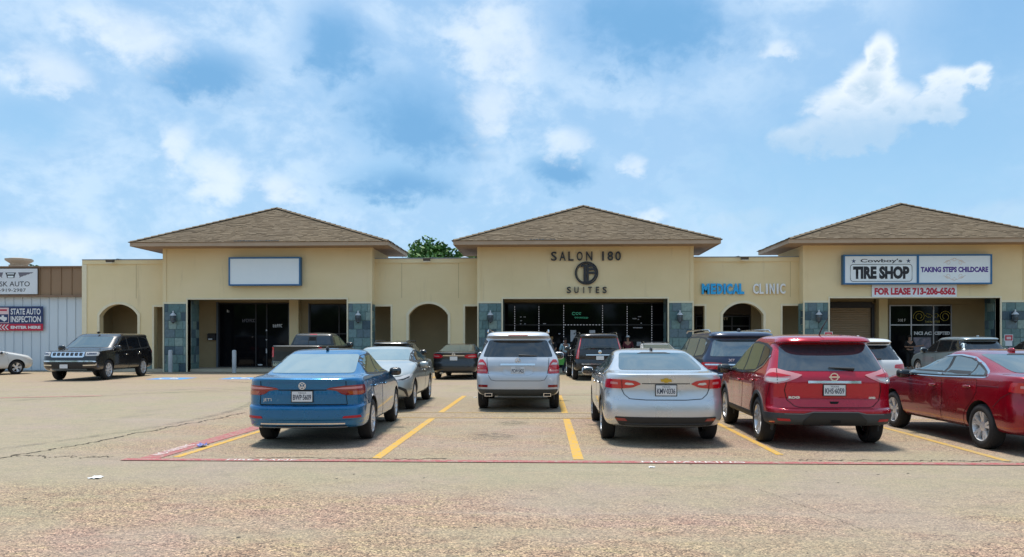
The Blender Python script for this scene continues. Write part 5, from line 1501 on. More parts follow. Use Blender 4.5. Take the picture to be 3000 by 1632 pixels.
def jetta():
    c = Car('blue_sedan', 'metallic blue sedan nearest at left, seen from behind', 'car', JET, 4.70, P_BLUE, -3.73, 13.72, 3.0, h=0.05)
    c.body((1.08, 3.77, .325, .895, 'ten'))
    c.patch('rear_window', 'r', [(-.66, 1.085), (.66, 1.085), (.58, 1.365), (-.58, 1.365)], G_BRT, r=.05)
    c.patch('windscreen', 'f', [(-.68, 1.08), (.68, 1.08), (.56, 1.38), (-.56, 1.38)], G_CAR, r=.05)
    dlo = [(3.16, 1.015), (2.85, 1.16), (2.52, 1.30), (2.25, 1.365), (1.85, 1.375), (1.50, 1.345), (1.22, 1.26), (1.02, 1.12), (1.03, 1.045), (2.1, 1.02)]
    c.patch('window_surround', 's', dlo, C_BLK, 0.003, True, r=.04)
    c.patch('front_side_window', 's', [(3.06, 1.035), (2.52, 1.275), (2.26, 1.335), (2.02, 1.343), (2.0, 1.04)], G_GRN, 0.007, True, r=.03)
    c.patch('rear_side_window', 's', [(1.93, 1.042), (1.95, 1.343), (1.80, 1.345), (1.53, 1.318), (1.27, 1.24), (1.09, 1.12), (1.10, 1.065)], G_GRN, 0.007, True, r=.03)
    c.door([(3.28, .98), (3.32, .62), (3.24, .30), (2.06, .28), (2.0, .62), (2.02, .99)], (2.25, .845))
    c.door([(1.97, .99), (1.95, .62), (2.01, .28), (1.55, .28), (1.46, .52), (1.25, .68), (1.12, .80), (1.06, 1.0)], (1.20, .865))
    c.mirrors(2.98, 1.00, m=C_BLK)
    for o in c.patch('tail_light', 'cr', [(.35, .862), (.40, .886), (.62, .914), (.9, .926), (1.03, .92), (1.06, .80), (.92, .772), (.66, .772), (.58, .79), (.50, .842)], C_DRD, 0.008, True, r=.015): pass
    c.patch('tail_light_bar', 'cr', [(.42, .872), (.62, .893), (.93, .905), (.93, .868), (.62, .862)], C_PNK, 0.0105, True, r=.01)
    c.patch('tail_light_amber', 'cr', [(.70, .782), (.90, .782), (.98, .80), (.98, .832), (.66, .832)], C_AMB, 0.0105, True, r=.01)
    c.line('boot_lid_gap', 'r', [(-.655, .64), (-.64, .78), (-.64, .985)], 0.010, C_GAP); c.line('boot_lid_gap', 'r', [(.655, .64), (.64, .78), (.64, .985)], 0.010, C_GAP)
    c.line('boot_crease', 'r', [(-.36, .852), (.36, .852)], 0.014, C_GAP, 0.002); c.line('boot_lid_gap', 'r', [(-.655, .632), (.655, .632)], 0.014, C_GAP)
    c.patch('rear_reflector', 'cr', [(.60, .428), (.62, .462), (.90, .468), (.93, .43)], C_REF, 0.006, True)
    c.line('chrome_strip', 'r', [(-.63, .35), (.63, .35)], 0.020, C_CHR, 0.008)
    c.patch('rear_valance', 'r', [(-.66, .322), (.66, .322), (.62, .282), (-.62, .282)], C_BLK, 0.006, r=.02)
    c.line('bumper_crease', 'r', [(-.66, .30), (.66, .30)], 0.010, P_SILV, 0.009)
    c.plate(.757, 'BWP·5609')
    vw = [((-.036, .034), (-.014, -.010)), ((-.014, -.010), (0, .016)), ((0, .016), (.014, -.010)), ((.014, -.010), (.036, .034))]
    o = c.badge('round_emblem', ring_mesh('round_emblem', .046, .056, C_WEM), 'r', 0, .915)
    inst('emblem_letters', strokes_mesh('emblem_letters', [((-.022, .040), (0, .006)), ((0, .006), (.022, .040)), ((-.042, .016), (-.018, -.038)), ((-.018, -.038), (0, -.004)), ((0, -.004), (.018, -.038)), ((.018, -.038), (.042, .016))], .013, C_WEM), o)
    MB().lathe([(.046, -.002), (.001, -.002)], n=20, axis='y', cap=False).build('emblem_field', P_BLUE, o)
    me = text_mesh('JETTA', 0.06, C_WEM, extrude=0.002, sx=1.15)
    p = c.badge('model_badge', me, 'r', -.50, .70, 0.004)
    c.line('bumper_seam', 's', [(.34, .765), (.52, .69), (.74, .60)], .008, C_GAP, .003, True)
    c.patch('fuel_flap', 's', [(.62, .82), (.82, .82), (.82, .96), (.62, .96)], P_BLUE, .0025, side=1, r=.03, depth=.004)
    c.fin(1.72, 1.455, (.022, .08, .045), C_BLK)
    return c
jetta()
# ------------------------------------------------------------------ shared sedan trim (2 cars of one kind, one silver, one maroon)
def malibu(name, label, pm, x, y, rot, txt, glass, h=0.05):
    c = Car(name, label, 'car', SED, 4.92, pm, x, y, rot, h=h)
    c.body((1.05, 3.88, .33, .918, 'double'))
    c.patch('rear_window', 'r', [(-.66, 1.135), (.66, 1.135), (.57, 1.385), (-.57, 1.385)], G_CAR, r=.05)
    c.patch('high_brake_light', 'r', [(-.28, 1.375), (.28, 1.375), (.2, 1.392), (-.2, 1.392)], C_BLK, 0.008, r=.01)
    c.patch('windscreen', 'f', [(-.70, 1.14), (.70, 1.14), (.57, 1.39), (-.57, 1.39)], G_CAR, r=.05)
    dlo = [(3.52, .995), (3.15, 1.15), (2.75, 1.285), (2.40, 1.36), (2.0, 1.38), (1.62, 1.345), (1.28, 1.25), (1.02, 1.15), (.90, 1.075), (.98, 1.045), (2.2, 1.01)]
    c.patch('chrome_surround', 's', dlo, C_CHR, 0.004, True, r=.04)
    inn = [(3.44, 1.012), (3.12, 1.14), (2.74, 1.268), (2.40, 1.340), (2.0, 1.358), (1.64, 1.325), (1.30, 1.232), (1.05, 1.135), (.955, 1.078), (1.0, 1.062), (2.2, 1.026)]
    c.patch('window_surround', 's', inn, C_BLK, 0.006, True, r=.03)
    c.patch('front_side_window', 's', [(3.30, 1.035), (2.74, 1.25), (2.40, 1.322), (2.20, 1.336), (2.16, 1.042)], glass, 0.009, True, r=.02)
    c.patch('rear_side_window', 's', [(2.08, 1.045), (2.12, 1.338), (2.0, 1.34), (1.66, 1.308), (1.42, 1.245), (1.40, 1.07)], glass, 0.009, True, r=.02)
    c.patch('quarter_window', 's', [(1.36, 1.072), (1.38, 1.228), (1.10, 1.13), (1.02, 1.085)], glass, 0.009, True, r=.015)
    c.door([(3.42, .96), (3.50, .62), (3.42, .30), (2.20, .28), (2.12, .62), (2.14, .98)], (2.38, .87))
    c.door([(2.09, .98), (2.07, .62), (2.15, .28), (1.55, .28), (1.46, .52), (1.26, .70), (1.14, .84), (1.16, 1.02)], (1.36, .90))
    c.mirrors(3.25, 1.0, m=C_BLK if pm is P_MAR else None)
    for o in c.patch('tail_light', 'cr', [(.37, .94), (.45, .985), (.62, 1.005), (.86, 1.01), (.99, 1.005), (1.02, .88), (.86, .868), (.66, .868), (.50, .885)], C_RED, 0.010, True, r=.02): pass
    c.patch('reverse_light', 'cr', [(.47, .93), (.50, .955), (.60, .962), (.62, .935), (.56, .922)], C_CLR, 0.0125, True, r=.01)
    c.patch('tail_light_lens', 'cr', [(.72, .93), (.73, .965), (.86, .97), (.86, .935)], C_PNK, 0.0125, True, r=.01)
    c.line('tail_light_gap', 'cr', [(.655, .868), (.665, 1.008)], 0.008, C_GAP, 0.0125, True)
    c.line('boot_lid_gap', 'r', [(-.66, .868), (-.62, .78), (-.54, .715), (-.3, .70), (.3, .70), (.54, .715), (.62, .78), (.66, .868)], 0.010, C_GAP)
    c.line('boot_crease', 'r', [(-.36, .945), (.36, .945)], 0.012, C_GAP, 0.002)
    c.patch('plate_recess', 'r', [(-.33, .935), (.33, .935), (.29, .80), (.2, .755), (-.2, .755), (-.29, .80)], pm, 0.002, r=.03, depth=0.004)
    c.plate(.845, txt)
    bow = MB().prism([(-.075, -.02), (-.03, -.02), (-.03, -.034), (.03, -.034), (.03, -.02), (.085, -.02), (.075, .018), (.03, .018), (.03, .034), (-.03, .034), (-.03, .018), (-.085, .018)], 'y', -.012, 0).mesh('bow_emblem', C_GLD)
    c.badge('bow_emblem', bow, 'r', 0, .995)
    c.patch('rear_valance', 'cr', [(-.80, .445), (.80, .445), (.70, .315), (-.70, .315)], C_BLK, 0.008, r=.04)
    c.patch('rear_reflector', 'cr', [(.58, .385), (.62, .425), (.78, .425), (.74, .385)], C_DRD, 0.011, True)
    c.patch('rear_bumper_lip', 'r', [(-.62, .35), (.62, .35), (.60, .33), (-.60, .33)], C_GRY, 0.011)
    c.line('bumper_seam', 's', [(.36, .87), (.54, .78), (.72, .64)], .008, C_GAP, .003, True)
    c.line('shoulder_crease', 's', [(.6, .93), (2.0, .90), (3.5, .86)], .006, C_GAP if pm is P_MAR else P_SIL2, .002, True)
    c.fin(1.82, 1.44, (.025, .10, .045), C_BLK if pm is P_SILV else pm)
    c.line('sill_strip', 's', [(1.55, .30), (3.40, .30)], 0.03, C_BLK, 0.004, True)
    return c
malibu('silver_sedan', 'silver sedan with gold bow emblem, seen squarely from behind', P_SILV, 1.87, 14.10, -0.6, 'KMV·0336', G_CAR)
mr = malibu('maroon_sedan', 'maroon sedan cut off by the right edge, chrome window outline', P_MAR, 7.36, 13.10, 0.3, '', G_CAR)
# ------------------------------------------------------------------ red crossover
ROG = [(.325, .24, 4.38, .82, .5, .7, 3.2, 2.6), (.365, .08, 4.50, .895), (.42, .02, 4.58, .915), (.50, .005, 4.60, .92), (.565, .0, 4.62, .92), (.585, .012, 4.62, .92), (.605, .055, 4.62, .92), (.70, .075, 4.60, .918), (.74, .085, 4.58, .917), (.86, .075, 4.52, .916), (.96, .06, 4.35, .912), (1.04, .072, 4.0, .905), (1.10, .10, 3.55, .89),
       (1.14, .125, 3.40, .872), (1.22, .18, 3.25, .835), (1.38, .31, 2.95, .78), (1.50, .43, 2.66, .735), (1.545, .465, 2.54, .718), (1.555, .40, 2.52, .715), (1.57, .29, 2.48, .71), (1.59, .27, 2.45, .70), (1.64, .34, 2.28, .665), (1.67, .56, 2.10, .58), (1.69, .9, 1.9, .40), (1.70, 1.3, 1.6, .05)]
def rogue():
    c = Car('red_crossover', 'bright red crossover with grey lower cladding, seen from behind', 'car', ROG, 4.63, P_RED, 4.36, 13.74, -2.5, h=0.05)
    c.body((.93, 3.64, .355, .912, 'double'))
    c.patch('rear_window', 'r', [(-.76, 1.145), (.76, 1.145), (.65, 1.535), (-.65, 1.535)], G_MID, r=.05)
    c.patch('high_brake_light', 'r', [(-.14, 1.582), (.14, 1.582), (.14, 1.60), (-.14, 1.60)], C_DRD, 0.006, r=.005)
    c.patch('windscreen', 'f', [(-.70, 1.17), (.70, 1.17), (.60, 1.56), (-.60, 1.56)], G_CAR, r=.05)
    c.patch('window_surround', 's', [(3.30, 1.06), (2.95, 1.27), (2.60, 1.47), (2.25, 1.56), (1.7, 1.585), (1.05, 1.55), (.70, 1.48), (.62, 1.36), (.85, 1.20), (1.2, 1.10), (2.0, 1.07)], C_BLK, 0.004, True, r=.04)
    c.patch('front_side_window', 's', [(3.18, 1.085), (2.60, 1.43), (2.25, 1.525), (2.02, 1.54), (2.0, 1.09)], G_GRN, 0.008, True, r=.03)
    c.patch('rear_side_window', 's', [(1.93, 1.092), (1.95, 1.545), (1.7, 1.55), (1.20, 1.525), (1.16, 1.135)], G_GRN, 0.008, True, r=.03)
    c.patch('quarter_window', 's', [(1.10, 1.16), (1.13, 1.52), (.76, 1.455), (.70, 1.36), (.88, 1.235)], G_TNT, 0.008, True, r=.03)
    c.line('chrome_strip', 's', [(3.28, 1.058), (2.0, 1.062), (1.2, 1.092), (.84, 1.19), (.615, 1.36)], 0.022, C_CHR, 0.009, True)
    c.door([(3.30, 1.03), (3.36, .75), (3.25, .40), (2.06, .38), (2.0, .75), (2.02, 1.04)], (2.22, .92))
    c.door([(1.97, 1.04), (1.95, .75), (2.01, .38), (1.50, .40), (1.42, .56), (1.24, .72), (1.12, .85), (1.10, 1.06)], (1.22, .96))
    c.mirrors(3.05, 1.06, d=(.12, .075, .085), m=C_BLK)
    TL = [(.44, 1.085), (.62, 1.13), (.80, 1.175), (.93, 1.165), (1.10, 1.06), (1.14, .99), (.98, .965), (.80, .955), (.66, .985), (.52, 1.04)]
    c.patch('tail_light', 'cr', TL, C_PNK, 0.012, True, r=.02)
    c.patch('tail_light_red', 'cr', [(.60, 1.072), (.72, 1.095), (.86, 1.115), (.96, 1.10), (1.05, 1.06), (.90, 1.052), (.72, 1.055)], C_REF, 0.0145, True, r=.015)
    c.patch('reverse_light', 'cr', [(.62, 1.035), (.90, 1.035), (1.06, 1.03), (1.04, .99), (.82, .972), (.68, 1.0)], C_CLR, 0.0145, True, r=.012)
    c.line('tail_light_gap', 'cr', [(.80, .955), (.80, 1.175)], 0.010, C_GAP, 0.015, True)
    c.line('tailgate_gap', 'r', [(-.66, 1.0), (-.69, .86), (-.66, .72), (-.56, .63), (-.50, .612), (.50, .612), (.56, .63), (.66, .72), (.69, .86), (.66, 1.0)], 0.010, C_GAP)
    c.line('chrome_bar', 'r', [(-.375, .985), (.375, .985)], 0.034, C_CHR, 0.022)
    c.patch('plate_recess', 'r', [(-.37, .955), (.37, .955), (.46, .80), (.36, .775), (-.36, .775), (-.46, .80)], P_RED, 0.003, r=.03, depth=0.006)
    c.line('tailgate_crease', 'r', [(-.64, .735), (.64, .735)], 0.012, P_MAR, 0.003)
    c.patch('tailgate_pull', 'r', [(-.07, .70), (.07, .70), (.05, .665), (-.05, .665)], C_GAP, 0.004, r=.01)
    c.plate(.868, 'KHS·6059', dy=.02)
    o = c.badge('ring_emblem', ring_mesh('ring_emblem', .044, .062, C_CHR, [(-.075, .075, -.012, .012)]), 'r', 0, 1.06, .006)
    c.badge('model_badge', text_mesh('ROGUE', 0.045, C_WEM, extrude=.002, fat=.003, sx=1.6), 'r', -.52, .755, .004)
    c.badge('trim_badge', text_mesh('AWD', 0.038, C_WEM, extrude=.002, fat=.003, sx=1.2), 'r', .54, .755, .004)
    c.patch('bumper_cladding', 'cr', [(-1.30, .52), (-.40, .525), (-.30, .555), (.30, .555), (.40, .525), (1.30, .52), (1.16, .37), (.8, .335), (-.8, .335), (-1.16, .37)], C_GRY, 0.010, r=.03)
    c.patch('bumper_skid', 'r', [(-.33, .54), (.33, .54), (.46, .42), (.42, .34), (-.42, .34), (-.46, .40)], C_BLK, 0.020, r=.03)
    c.line('cladding_edge', 'r', [(-.70, .517), (-.44, .521), (-.31, .551), (.31, .551), (.44, .521), (.70, .517)], 0.014, mat('cladding_highlight', (.14, .15, .16), .5), 0.018)
    c.patch('rear_reflector', 'cr', [(.62, .415), (.64, .445), (.82, .445), (.80, .415)], C_REF, 0.014, True)
    c.patch('tow_cover', 'r', [(-.07, .435), (.07, .435), (.07, .40), (-.07, .40)], C_GAP, 0.024, r=.01)
    c.arch_trim(C_GRY, 0.055)
    c.line('bumper_seam', 's', [(.30, .955), (.36, .80), (.46, .62)], .008, C_GAP, .003, True)
    c.patch('sill_cladding', 's', [(1.38, .45), (3.20, .45), (3.22, .34), (1.36, .34)], C_GRY, 0.008, True, r=.02)
    c.wiper(.30, -.06, 1.165, 1.185)
    MB().tube([c.P((0.0, .80, 1.67)), c.P((0.0, .62, 1.80)), c.P((0.02, .42, 1.93))], [.012, .007, .004], 6).build('whip_antenna', C_BLK, c.t)
rogue()
# ------------------------------------------------------------------ silver off-roader
def gl():
    c = Car('silver_suv', 'silver seven-seat off-roader with twin exhausts, seen from behind', 'car', SUV, 5.09, P_SIL2, -0.60, 19.80, 0.6, h=0.06)
    c.body((1.0, 4.07, .37, .945, 'five'))
    c.patch('rear_window', 'r', [(-.79, 1.225), (.79, 1.225), (.66, 1.60), (-.66, 1.60)], G_TNT, r=.05)
    c.patch('window_surround', 's', [(3.72, 1.10), (3.35, 1.33), (3.05, 1.56), (2.8, 1.66), (1.6, 1.69), (.75, 1.66), (.45, 1.58), (.38, 1.30), (.45, 1.20), (2.2, 1.13)], C_BLK, 0.004, True, r=.05)
    c.patch('front_side_window', 's', [(3.6, 1.14), (3.05, 1.52), (2.8, 1.62), (2.4, 1.635), (2.38, 1.16)], G_TNT, .008, True, r=.03)
    c.patch('rear_side_window', 's', [(2.3, 1.165), (2.32, 1.64), (1.32, 1.65), (1.3, 1.20)], G_TNT, .008, True, r=.03)
    c.patch('quarter_window', 's', [(1.22, 1.21), (1.24, 1.645), (.78, 1.62), (.54, 1.54), (.48, 1.32), (.55, 1.25)], G_TNT, .008, True, r=.03)
    c.patch('windscreen', 'f', [(-.74, 1.24), (.74, 1.24), (.64, 1.66), (-.64, 1.66)], G_CAR, r=.05)
    c.mirrors(3.5, 1.17, d=(.13, .08, .10))
    c.patch('tail_light', 'cr', [(.68, .85), (.69, .98), (.73, 1.09), (.80, 1.165), (.90, 1.165), (1.02, 1.0), (1.02, .85)], C_RED, .010, True, r=.02)
    c.patch('tail_light_lens', 'cr', [(.74, 1.05), (.80, 1.10), (.92, 1.09), (.94, 1.05)], C_CLR, .0125, True, r=.01)
    c.patch('tail_light_lower', 'cr', [(.71, .90), (.71, .94), (.98, .94), (.98, .90)], C_PNK, .0125, True, r=.01)
    c.line('chrome_bar', 'r', [(-.39, 1.055), (.39, 1.055)], .04, C_CHR, .016)
    c.patch('plate_recess', 'r', [(-.37, 1.02), (.37, 1.02), (.35, .86), (.27, .825), (-.27, .825), (-.35, .86)], P_SIL2, .002, r=.03, depth=.004)
    c.line('recess_edge', 'r', rounded([(-.37, 1.02), (.37, 1.02), (.35, .86), (.27, .825), (-.27, .825), (-.35, .86)], .03), .008, P_SILV, .004, closed=True)
    c.plate(.925, 'PCW·5425', frame=False)
    c.line('tailgate_gap', 'r', [(-.70, 1.20), (-.68, .95), (-.655, .80), (-.60, .71), (-.50, .69), (.50, .69), (.60, .71), (.655, .80), (.68, .95), (.70, 1.20)], .010, C_GAP)
    star = strokes_mesh('star_emblem', [((0, 0), (0, .055)), ((0, 0), (.048, -.028)), ((0, 0), (-.048, -.028))], .012, C_CHR)
    o = c.badge('star_emblem', star, 'r', 0, 1.145); inst('star_ring', ring_mesh('star_ring', .052, .06, C_CHR), o)
    c.patch('rear_reflector', 'cr', [(.68, .545), (.68, .60), (.93, .60), (.93, .545)], C_DRD, .008, True, r=.01)
    c.patch('bumper_cladding', 'cr', [(-.96, .50), (.96, .50), (.88, .40), (.6, .35), (-.6, .35), (-.88, .40)], C_GRY, .010, r=.04)
    c.exhaust(-.66, .375, .17, .075, .10); c.exhaust(.66, .375, .17, .075, .10)
    c.patch('high_brake_light', 'r', [(-.22, 1.70), (.22, 1.70), (.22, 1.72), (-.22, 1.72)], C_DRD, .005)
    c.rails(.70, .55, 3.0, 1.83, C_CHR)
    c.arch_trim(C_GRY, .04)
    c.wiper(.02, .42, 1.25, 1.242)
    c.line('door_gap', 's', [(2.34, 1.1), (2.33, .5)], .01, C_GAP, .003, True); c.line('door_gap', 's', [(1.26, 1.15), (1.3, .85)], .01, C_GAP, .003, True)
gl()
# ------------------------------------------------------------------ generic bodies derived from the two tables above
def suv_car(name, label, pm, x, y, rot, L, Wd, H, belt, ledge=.80, slope=1.0, clear=.33, wheels=None, h=.09, glass=G_TNT, rows=None, cat='car', rear_top=None):
    zs = (0, clear, ledge, belt, H)
    R_ = warp(rows or SUV, 5.09, .96, ZS_SUV, L, Wd, zs, slope)
    c = Car(name, label, cat, R_, L, pm, x, y, rot, h=h)
    k = lambda poly: wpoly(poly, 5.09, ZS_SUV, L, zs)
    kx = lambda poly: [(p[0] * Wd / .96, float(np.interp(p[1], ZS_SUV, zs))) for p in poly]
    s5 = L / 5.09
    if wheels is None: wheels = (1.0 * s5, 4.05 * s5, .36, Wd - .012, 'five')
    c.body(wheels)
    c.patch('rear_window', 'r', kx([(-.79, 1.225), (.79, 1.225), (.66, 1.60), (-.66, 1.60)]), glass, r=.05)
    c.patch('windscreen', 'f', kx([(-.74, 1.24), (.74, 1.24), (.64, 1.66), (-.64, 1.66)]), G_CAR, r=.05)
    c.patch('window_surround', 's', k([(3.72, 1.10), (3.35, 1.33), (3.05, 1.56), (2.8, 1.66), (1.6, 1.69), (.75, 1.66), (.45, 1.58), (.38, 1.30), (.45, 1.20), (2.2, 1.13)]), C_BLK, 0.004, True, r=.05)
    c.patch('front_side_window', 's', k([(3.6, 1.14), (3.05, 1.52), (2.8, 1.62), (2.4, 1.635), (2.38, 1.16)]), glass, .008, True, r=.03)
    c.patch('rear_side_window', 's', k([(2.3, 1.165), (2.32, 1.64), (1.32, 1.65), (1.3, 1.20)]), glass, .008, True, r=.03)
    c.patch('quarter_window', 's', k([(1.22, 1.21), (1.24, 1.645), (.78, 1.62), (.54, 1.54), (.48, 1.32), (.55, 1.25)]), glass, .008, True, r=.03)
    c.door(k([(3.70, 1.06), (3.66, .75), (3.58, .42), (2.42, .40), (2.34, .75), (2.36, 1.10)]), k([(2.6, .98)])[0], C_CHR if pm is P_BLK else None)
    c.door(k([(2.31, 1.10), (2.29, .75), (2.35, .40), (1.62, .40), (1.52, .66), (1.36, .82), (1.26, .95), (1.26, 1.15)]), k([(1.45, 1.0)])[0], C_CHR if pm is P_BLK else None)
    c.mirrors(3.5 * s5, belt, d=(.13, .08, .10))
    c.k, c.kx, c.s5, c.H, c.W = k, kx, s5, H, Wd
    return c
# navy SUV behind the red crossover
c = suv_car('navy_suv', 'navy blue SUV with slim chrome trimmed tail lights behind the red crossover', P_NAV, 4.62, 20.55, 2.0, 5.15, 1.0, 1.83, 1.20, .80, .95, wheels=(1.1, 4.2, .38, .985, 'double'), h=.07, glass=G_CAR)
c.patch('tail_light', 'cr', [(.55, .97), (.58, 1.07), (.80, 1.09), (1.12, 1.08), (1.16, .98), (.9, .93), (.6, .93)], C_RED, .010, True, r=.02)
c.line('chrome_strip', 'cr', [(-.98, 1.035), (.98, 1.035)], .030, C_CHR, .0135)
c.badge('model_badge', text_mesh('X7', .085, C_WEM, extrude=.003, fat=.004, sx=1.3), 'r', -.36, 1.135, .004)
c.rails(.72, .6, 3.1, 1.84, C_CHR); c.fin(.75, 1.835, (.03, .12, .05), C_BLK)
c.plate(.86, 'NSK·2184'[:0] or '', top='', frame=True)
c.line('bumper_crease', 'r', [(-.85, .80), (.85, .80)], .02, C_CHR, .006)
# white SUV between the red crossover and the maroon sedan
c = suv_car('white_suv', 'white SUV behind the gap between red crossover and maroon sedan', P_WHT, 7.62, 20.60, 0.0, 4.62, .93, 1.67, 1.12, .72, 1.15, wheels=(.95, 3.6, .35, .915, 'five'), h=.07)
c.patch('tail_light', 'cr', [(.58, .95), (.60, 1.03), (1.05, 1.05), (1.10, .96), (.85, .92)], C_RED, .010, True, r=.02)
c.patch('tail_light_lower', 'cr', [(.86, .72), (.86, .93), (1.02, .93), (1.02, .74)], C_DRD, .009, True, r=.02)
c.patch('spoiler_shade', 'r', [(-.62, 1.515), (.62, 1.515), (.61, 1.545), (-.61, 1.545)], C_BLK, .006, r=.01)
c.wiper(.28, -.05, 1.15, 1.155); c.fin(.75, 1.67, (.03, .11, .045), P_WHT); c.plate(.84, '', top='')
c.patch('bumper_cladding', 'cr', [(-.95, .48), (.95, .48), (.86, .35), (-.86, .35)], C_GRY, .010, r=.04)
# black SUV at the salon
c = suv_car('black_suv', 'tall black SUV with chrome trim parked before the salon', P_BLK, 2.10, 33.1, 3.0, 5.18, 1.02, 1.89, 1.22, .78, .62, .37, wheels=(1.12, 4.10, .40, 1.0, 'seven'), h=.09)
c.patch('tail_light', 'cr', [(.84, .86), (.80, 1.25), (.72, 1.68), (.76, 1.70), (.86, 1.30), (.98, .88)], C_RED, .010, True, r=.01)
c.patch('tail_light_lens', 'cr', [(.86, .90), (.825, 1.25), (.755, 1.62), (.775, 1.62), (.85, 1.26), (.90, .90)], C_PNK, .0125, True, r=.005)
c.line('chrome_bar', 'r', [(-.55, 1.02), (.55, 1.02)], .035, C_CHR, .016); c.line('chrome_strip', 'r', [(-.72, .66), (.72, .66)], .03, C_CHR, .010)
c.line('chrome_strip', 's', [(.5, 1.20), (3.6, 1.12)], .022, C_CHR, .010, True)
c.plate(.90, 'SBD·3174'[:0], top=''); c.rails(.74, .6, 3.1, 1.90, C_CHR)
MB().box(-.13, .13, -2.66, -2.55, .40, .58).build('tow_hitch_cover', mat('blue_grey_plastic', (.10, .14, .22), .4), c.t)
c.badge('crest_emblem', disc_mesh('crest_emblem', .07, C_CHR), 'r', 0, 1.14)
# silver-blue crossover at the childcare door
c = suv_car('blue_silver_crossover', 'silver blue crossover parked before the childcare door', P_RX, 17.55, 33.6, 0.0, 4.89, .95, 1.76, 1.16, .74, 1.35, wheels=(1.0, 3.8, .37, .935, 'five'), h=.09)
c.patch('tail_light', 'cr', [(.60, .98), (.62, 1.06), (1.08, 1.10), (1.12, .98)], C_RED, .010, True, r=.02)
c.plate(.85, '', top=''); c.wiper(.02, .35, 1.2, 1.195); c.fin(.8, 1.76, (.03, .11, .04))
c.patch('spoiler_shade', 'r', [(-.66, 1.585), (.66, 1.585), (.65, 1.625), (-.65, 1.625)], C_BLK, .006, r=.01)
# dark SUV cut off at the right edge
c = suv_car('dark_suv', 'dark SUV at the far right edge behind the maroon sedan', P_BLK2, 20.95, 33.4, 0.0, 4.75, .94, 1.70, 1.14, .74, 1.1, wheels=(.98, 3.7, .36, .925, 'five'), h=.10)
c.patch('tail_light', 'cr', [(.64, .95), (.64, 1.10), (1.06, 1.10), (1.08, .97)], C_RED, .010, True, r=.02); c.plate(.85, '', top='')
# black crossover behind the grey saloon
c = suv_car('black_crossover', 'low black crossover mostly hidden behind the parked silver-grey saloon', P_BLK2, -5.95, 31.6, 0.0, 4.45, .92, 1.565, 1.08, .70, 1.15, wheels=(.9, 3.5, .34, .905, 'five'), h=.10)
c.patch('tail_light', 'cr', [(.62, .92), (.64, 1.02), (1.04, 1.03), (1.06, .93)], C_RED, .010, True, r=.02); c.plate(.80, '', top=''); c.rails(.62, .6, 2.6, 1.575, C_BLK)
mb = MB(); mb.box(-.02, .42, -.35, .35, 1.553, 1.572); mb.build('sunroof', G_CAR, c.t)
# ------------------------------------------------------------------ sedans derived from the sedan table
def sedan_car(name, label, pm, x, y, rot, L, Wd, H, belt, wheels=None, h=.09, glass=G_TNT, ledge=.66, clear=.27):
    zs = (0, clear, ledge, belt, H)
    R_ = warp(SED, 4.92, .925, ZS_SED, L, Wd, zs)
    c = Car(name, label, 'car', R_, L, pm, x, y, rot, h=h)
    k = lambda poly: wpoly(poly, 4.92, ZS_SED, L, zs)
    kx = lambda poly: [(p[0] * Wd / .925, float(np.interp(p[1], ZS_SED, zs))) for p in poly]
    s5 = L / 4.92
    c.body(wheels or (1.05 * s5, 3.88 * s5, .33, Wd - .008, 'ten'))
    c.patch('rear_window', 'r', kx([(-.66, 1.135), (.66, 1.135), (.57, 1.385), (-.57, 1.385)]), G_CAR, r=.05)
    c.patch('windscreen', 'f', kx([(-.70, 1.14), (.70, 1.14), (.57, 1.39), (-.57, 1.39)]), G_CAR, r=.05)
    c.patch('window_surround', 's', k([(3.52, .995), (3.15, 1.15), (2.75, 1.285), (2.40, 1.36), (2.0, 1.38), (1.62, 1.345), (1.28, 1.25), (1.02, 1.15), (.98, 1.075), (2.2, 1.01)]), C_BLK, 0.004, True, r=.04)
    c.patch('front_side_window', 's', k([(3.30, 1.035), (2.74, 1.25), (2.40, 1.322), (2.20, 1.336), (2.16, 1.042)]), glass, 0.008, True, r=.02)
    c.patch('rear_side_window', 's', k([(2.08, 1.045), (2.12, 1.338), (2.0, 1.34), (1.66, 1.308), (1.30, 1.19), (1.12, 1.09)]), glass, 0.008, True, r=.02)
    c.door(k([(3.42, .96), (3.50, .62), (3.42, .30), (2.20, .28), (2.12, .62), (2.14, .98)]), k([(2.38, .87)])[0])
    c.door(k([(2.09, .98), (2.07, .62), (2.15, .28), (1.55, .28), (1.46, .52), (1.26, .70), (1.14, .84), (1.16, 1.02)]), k([(1.36, .90)])[0])
    c.mirrors(3.25 * s5, belt - .07)
    c.k, c.kx = k, kx
    return c
# black sedan by the arches
c = sedan_car('black_sedan', 'black sedan with bright red tail lights before the middle arch', P_BLK2, -3.55, 33.5, -2.0, 4.87, .915, 1.47, 1.09, h=.08)
c.patch('tail_light', 'cr', [(.42, .93), (.52, 1.01), (.80, 1.045), (1.04, 1.03), (1.06, .90), (.86, .87), (.55, .87)], C_REF, .012, True, r=.02)
c.patch('tail_light_lens', 'cr', [(.58, .93), (.60, .97), (.92, .985), (.94, .93)], C_PNK, .0145, True, r=.01)
c.line('chrome_bar', 'r', [(-.44, .975), (.44, .975)], .03, C_CHR, .012); c.plate(.86, '', top=''); c.badge('ring_emblem', ring_mesh('ring_emblem', .044, .062, C_CHR, [(-.075, .075, -.012, .012)]), 'r', 0, 1.03)
c.exhaust(-.5, .27, .10, .06, .06)
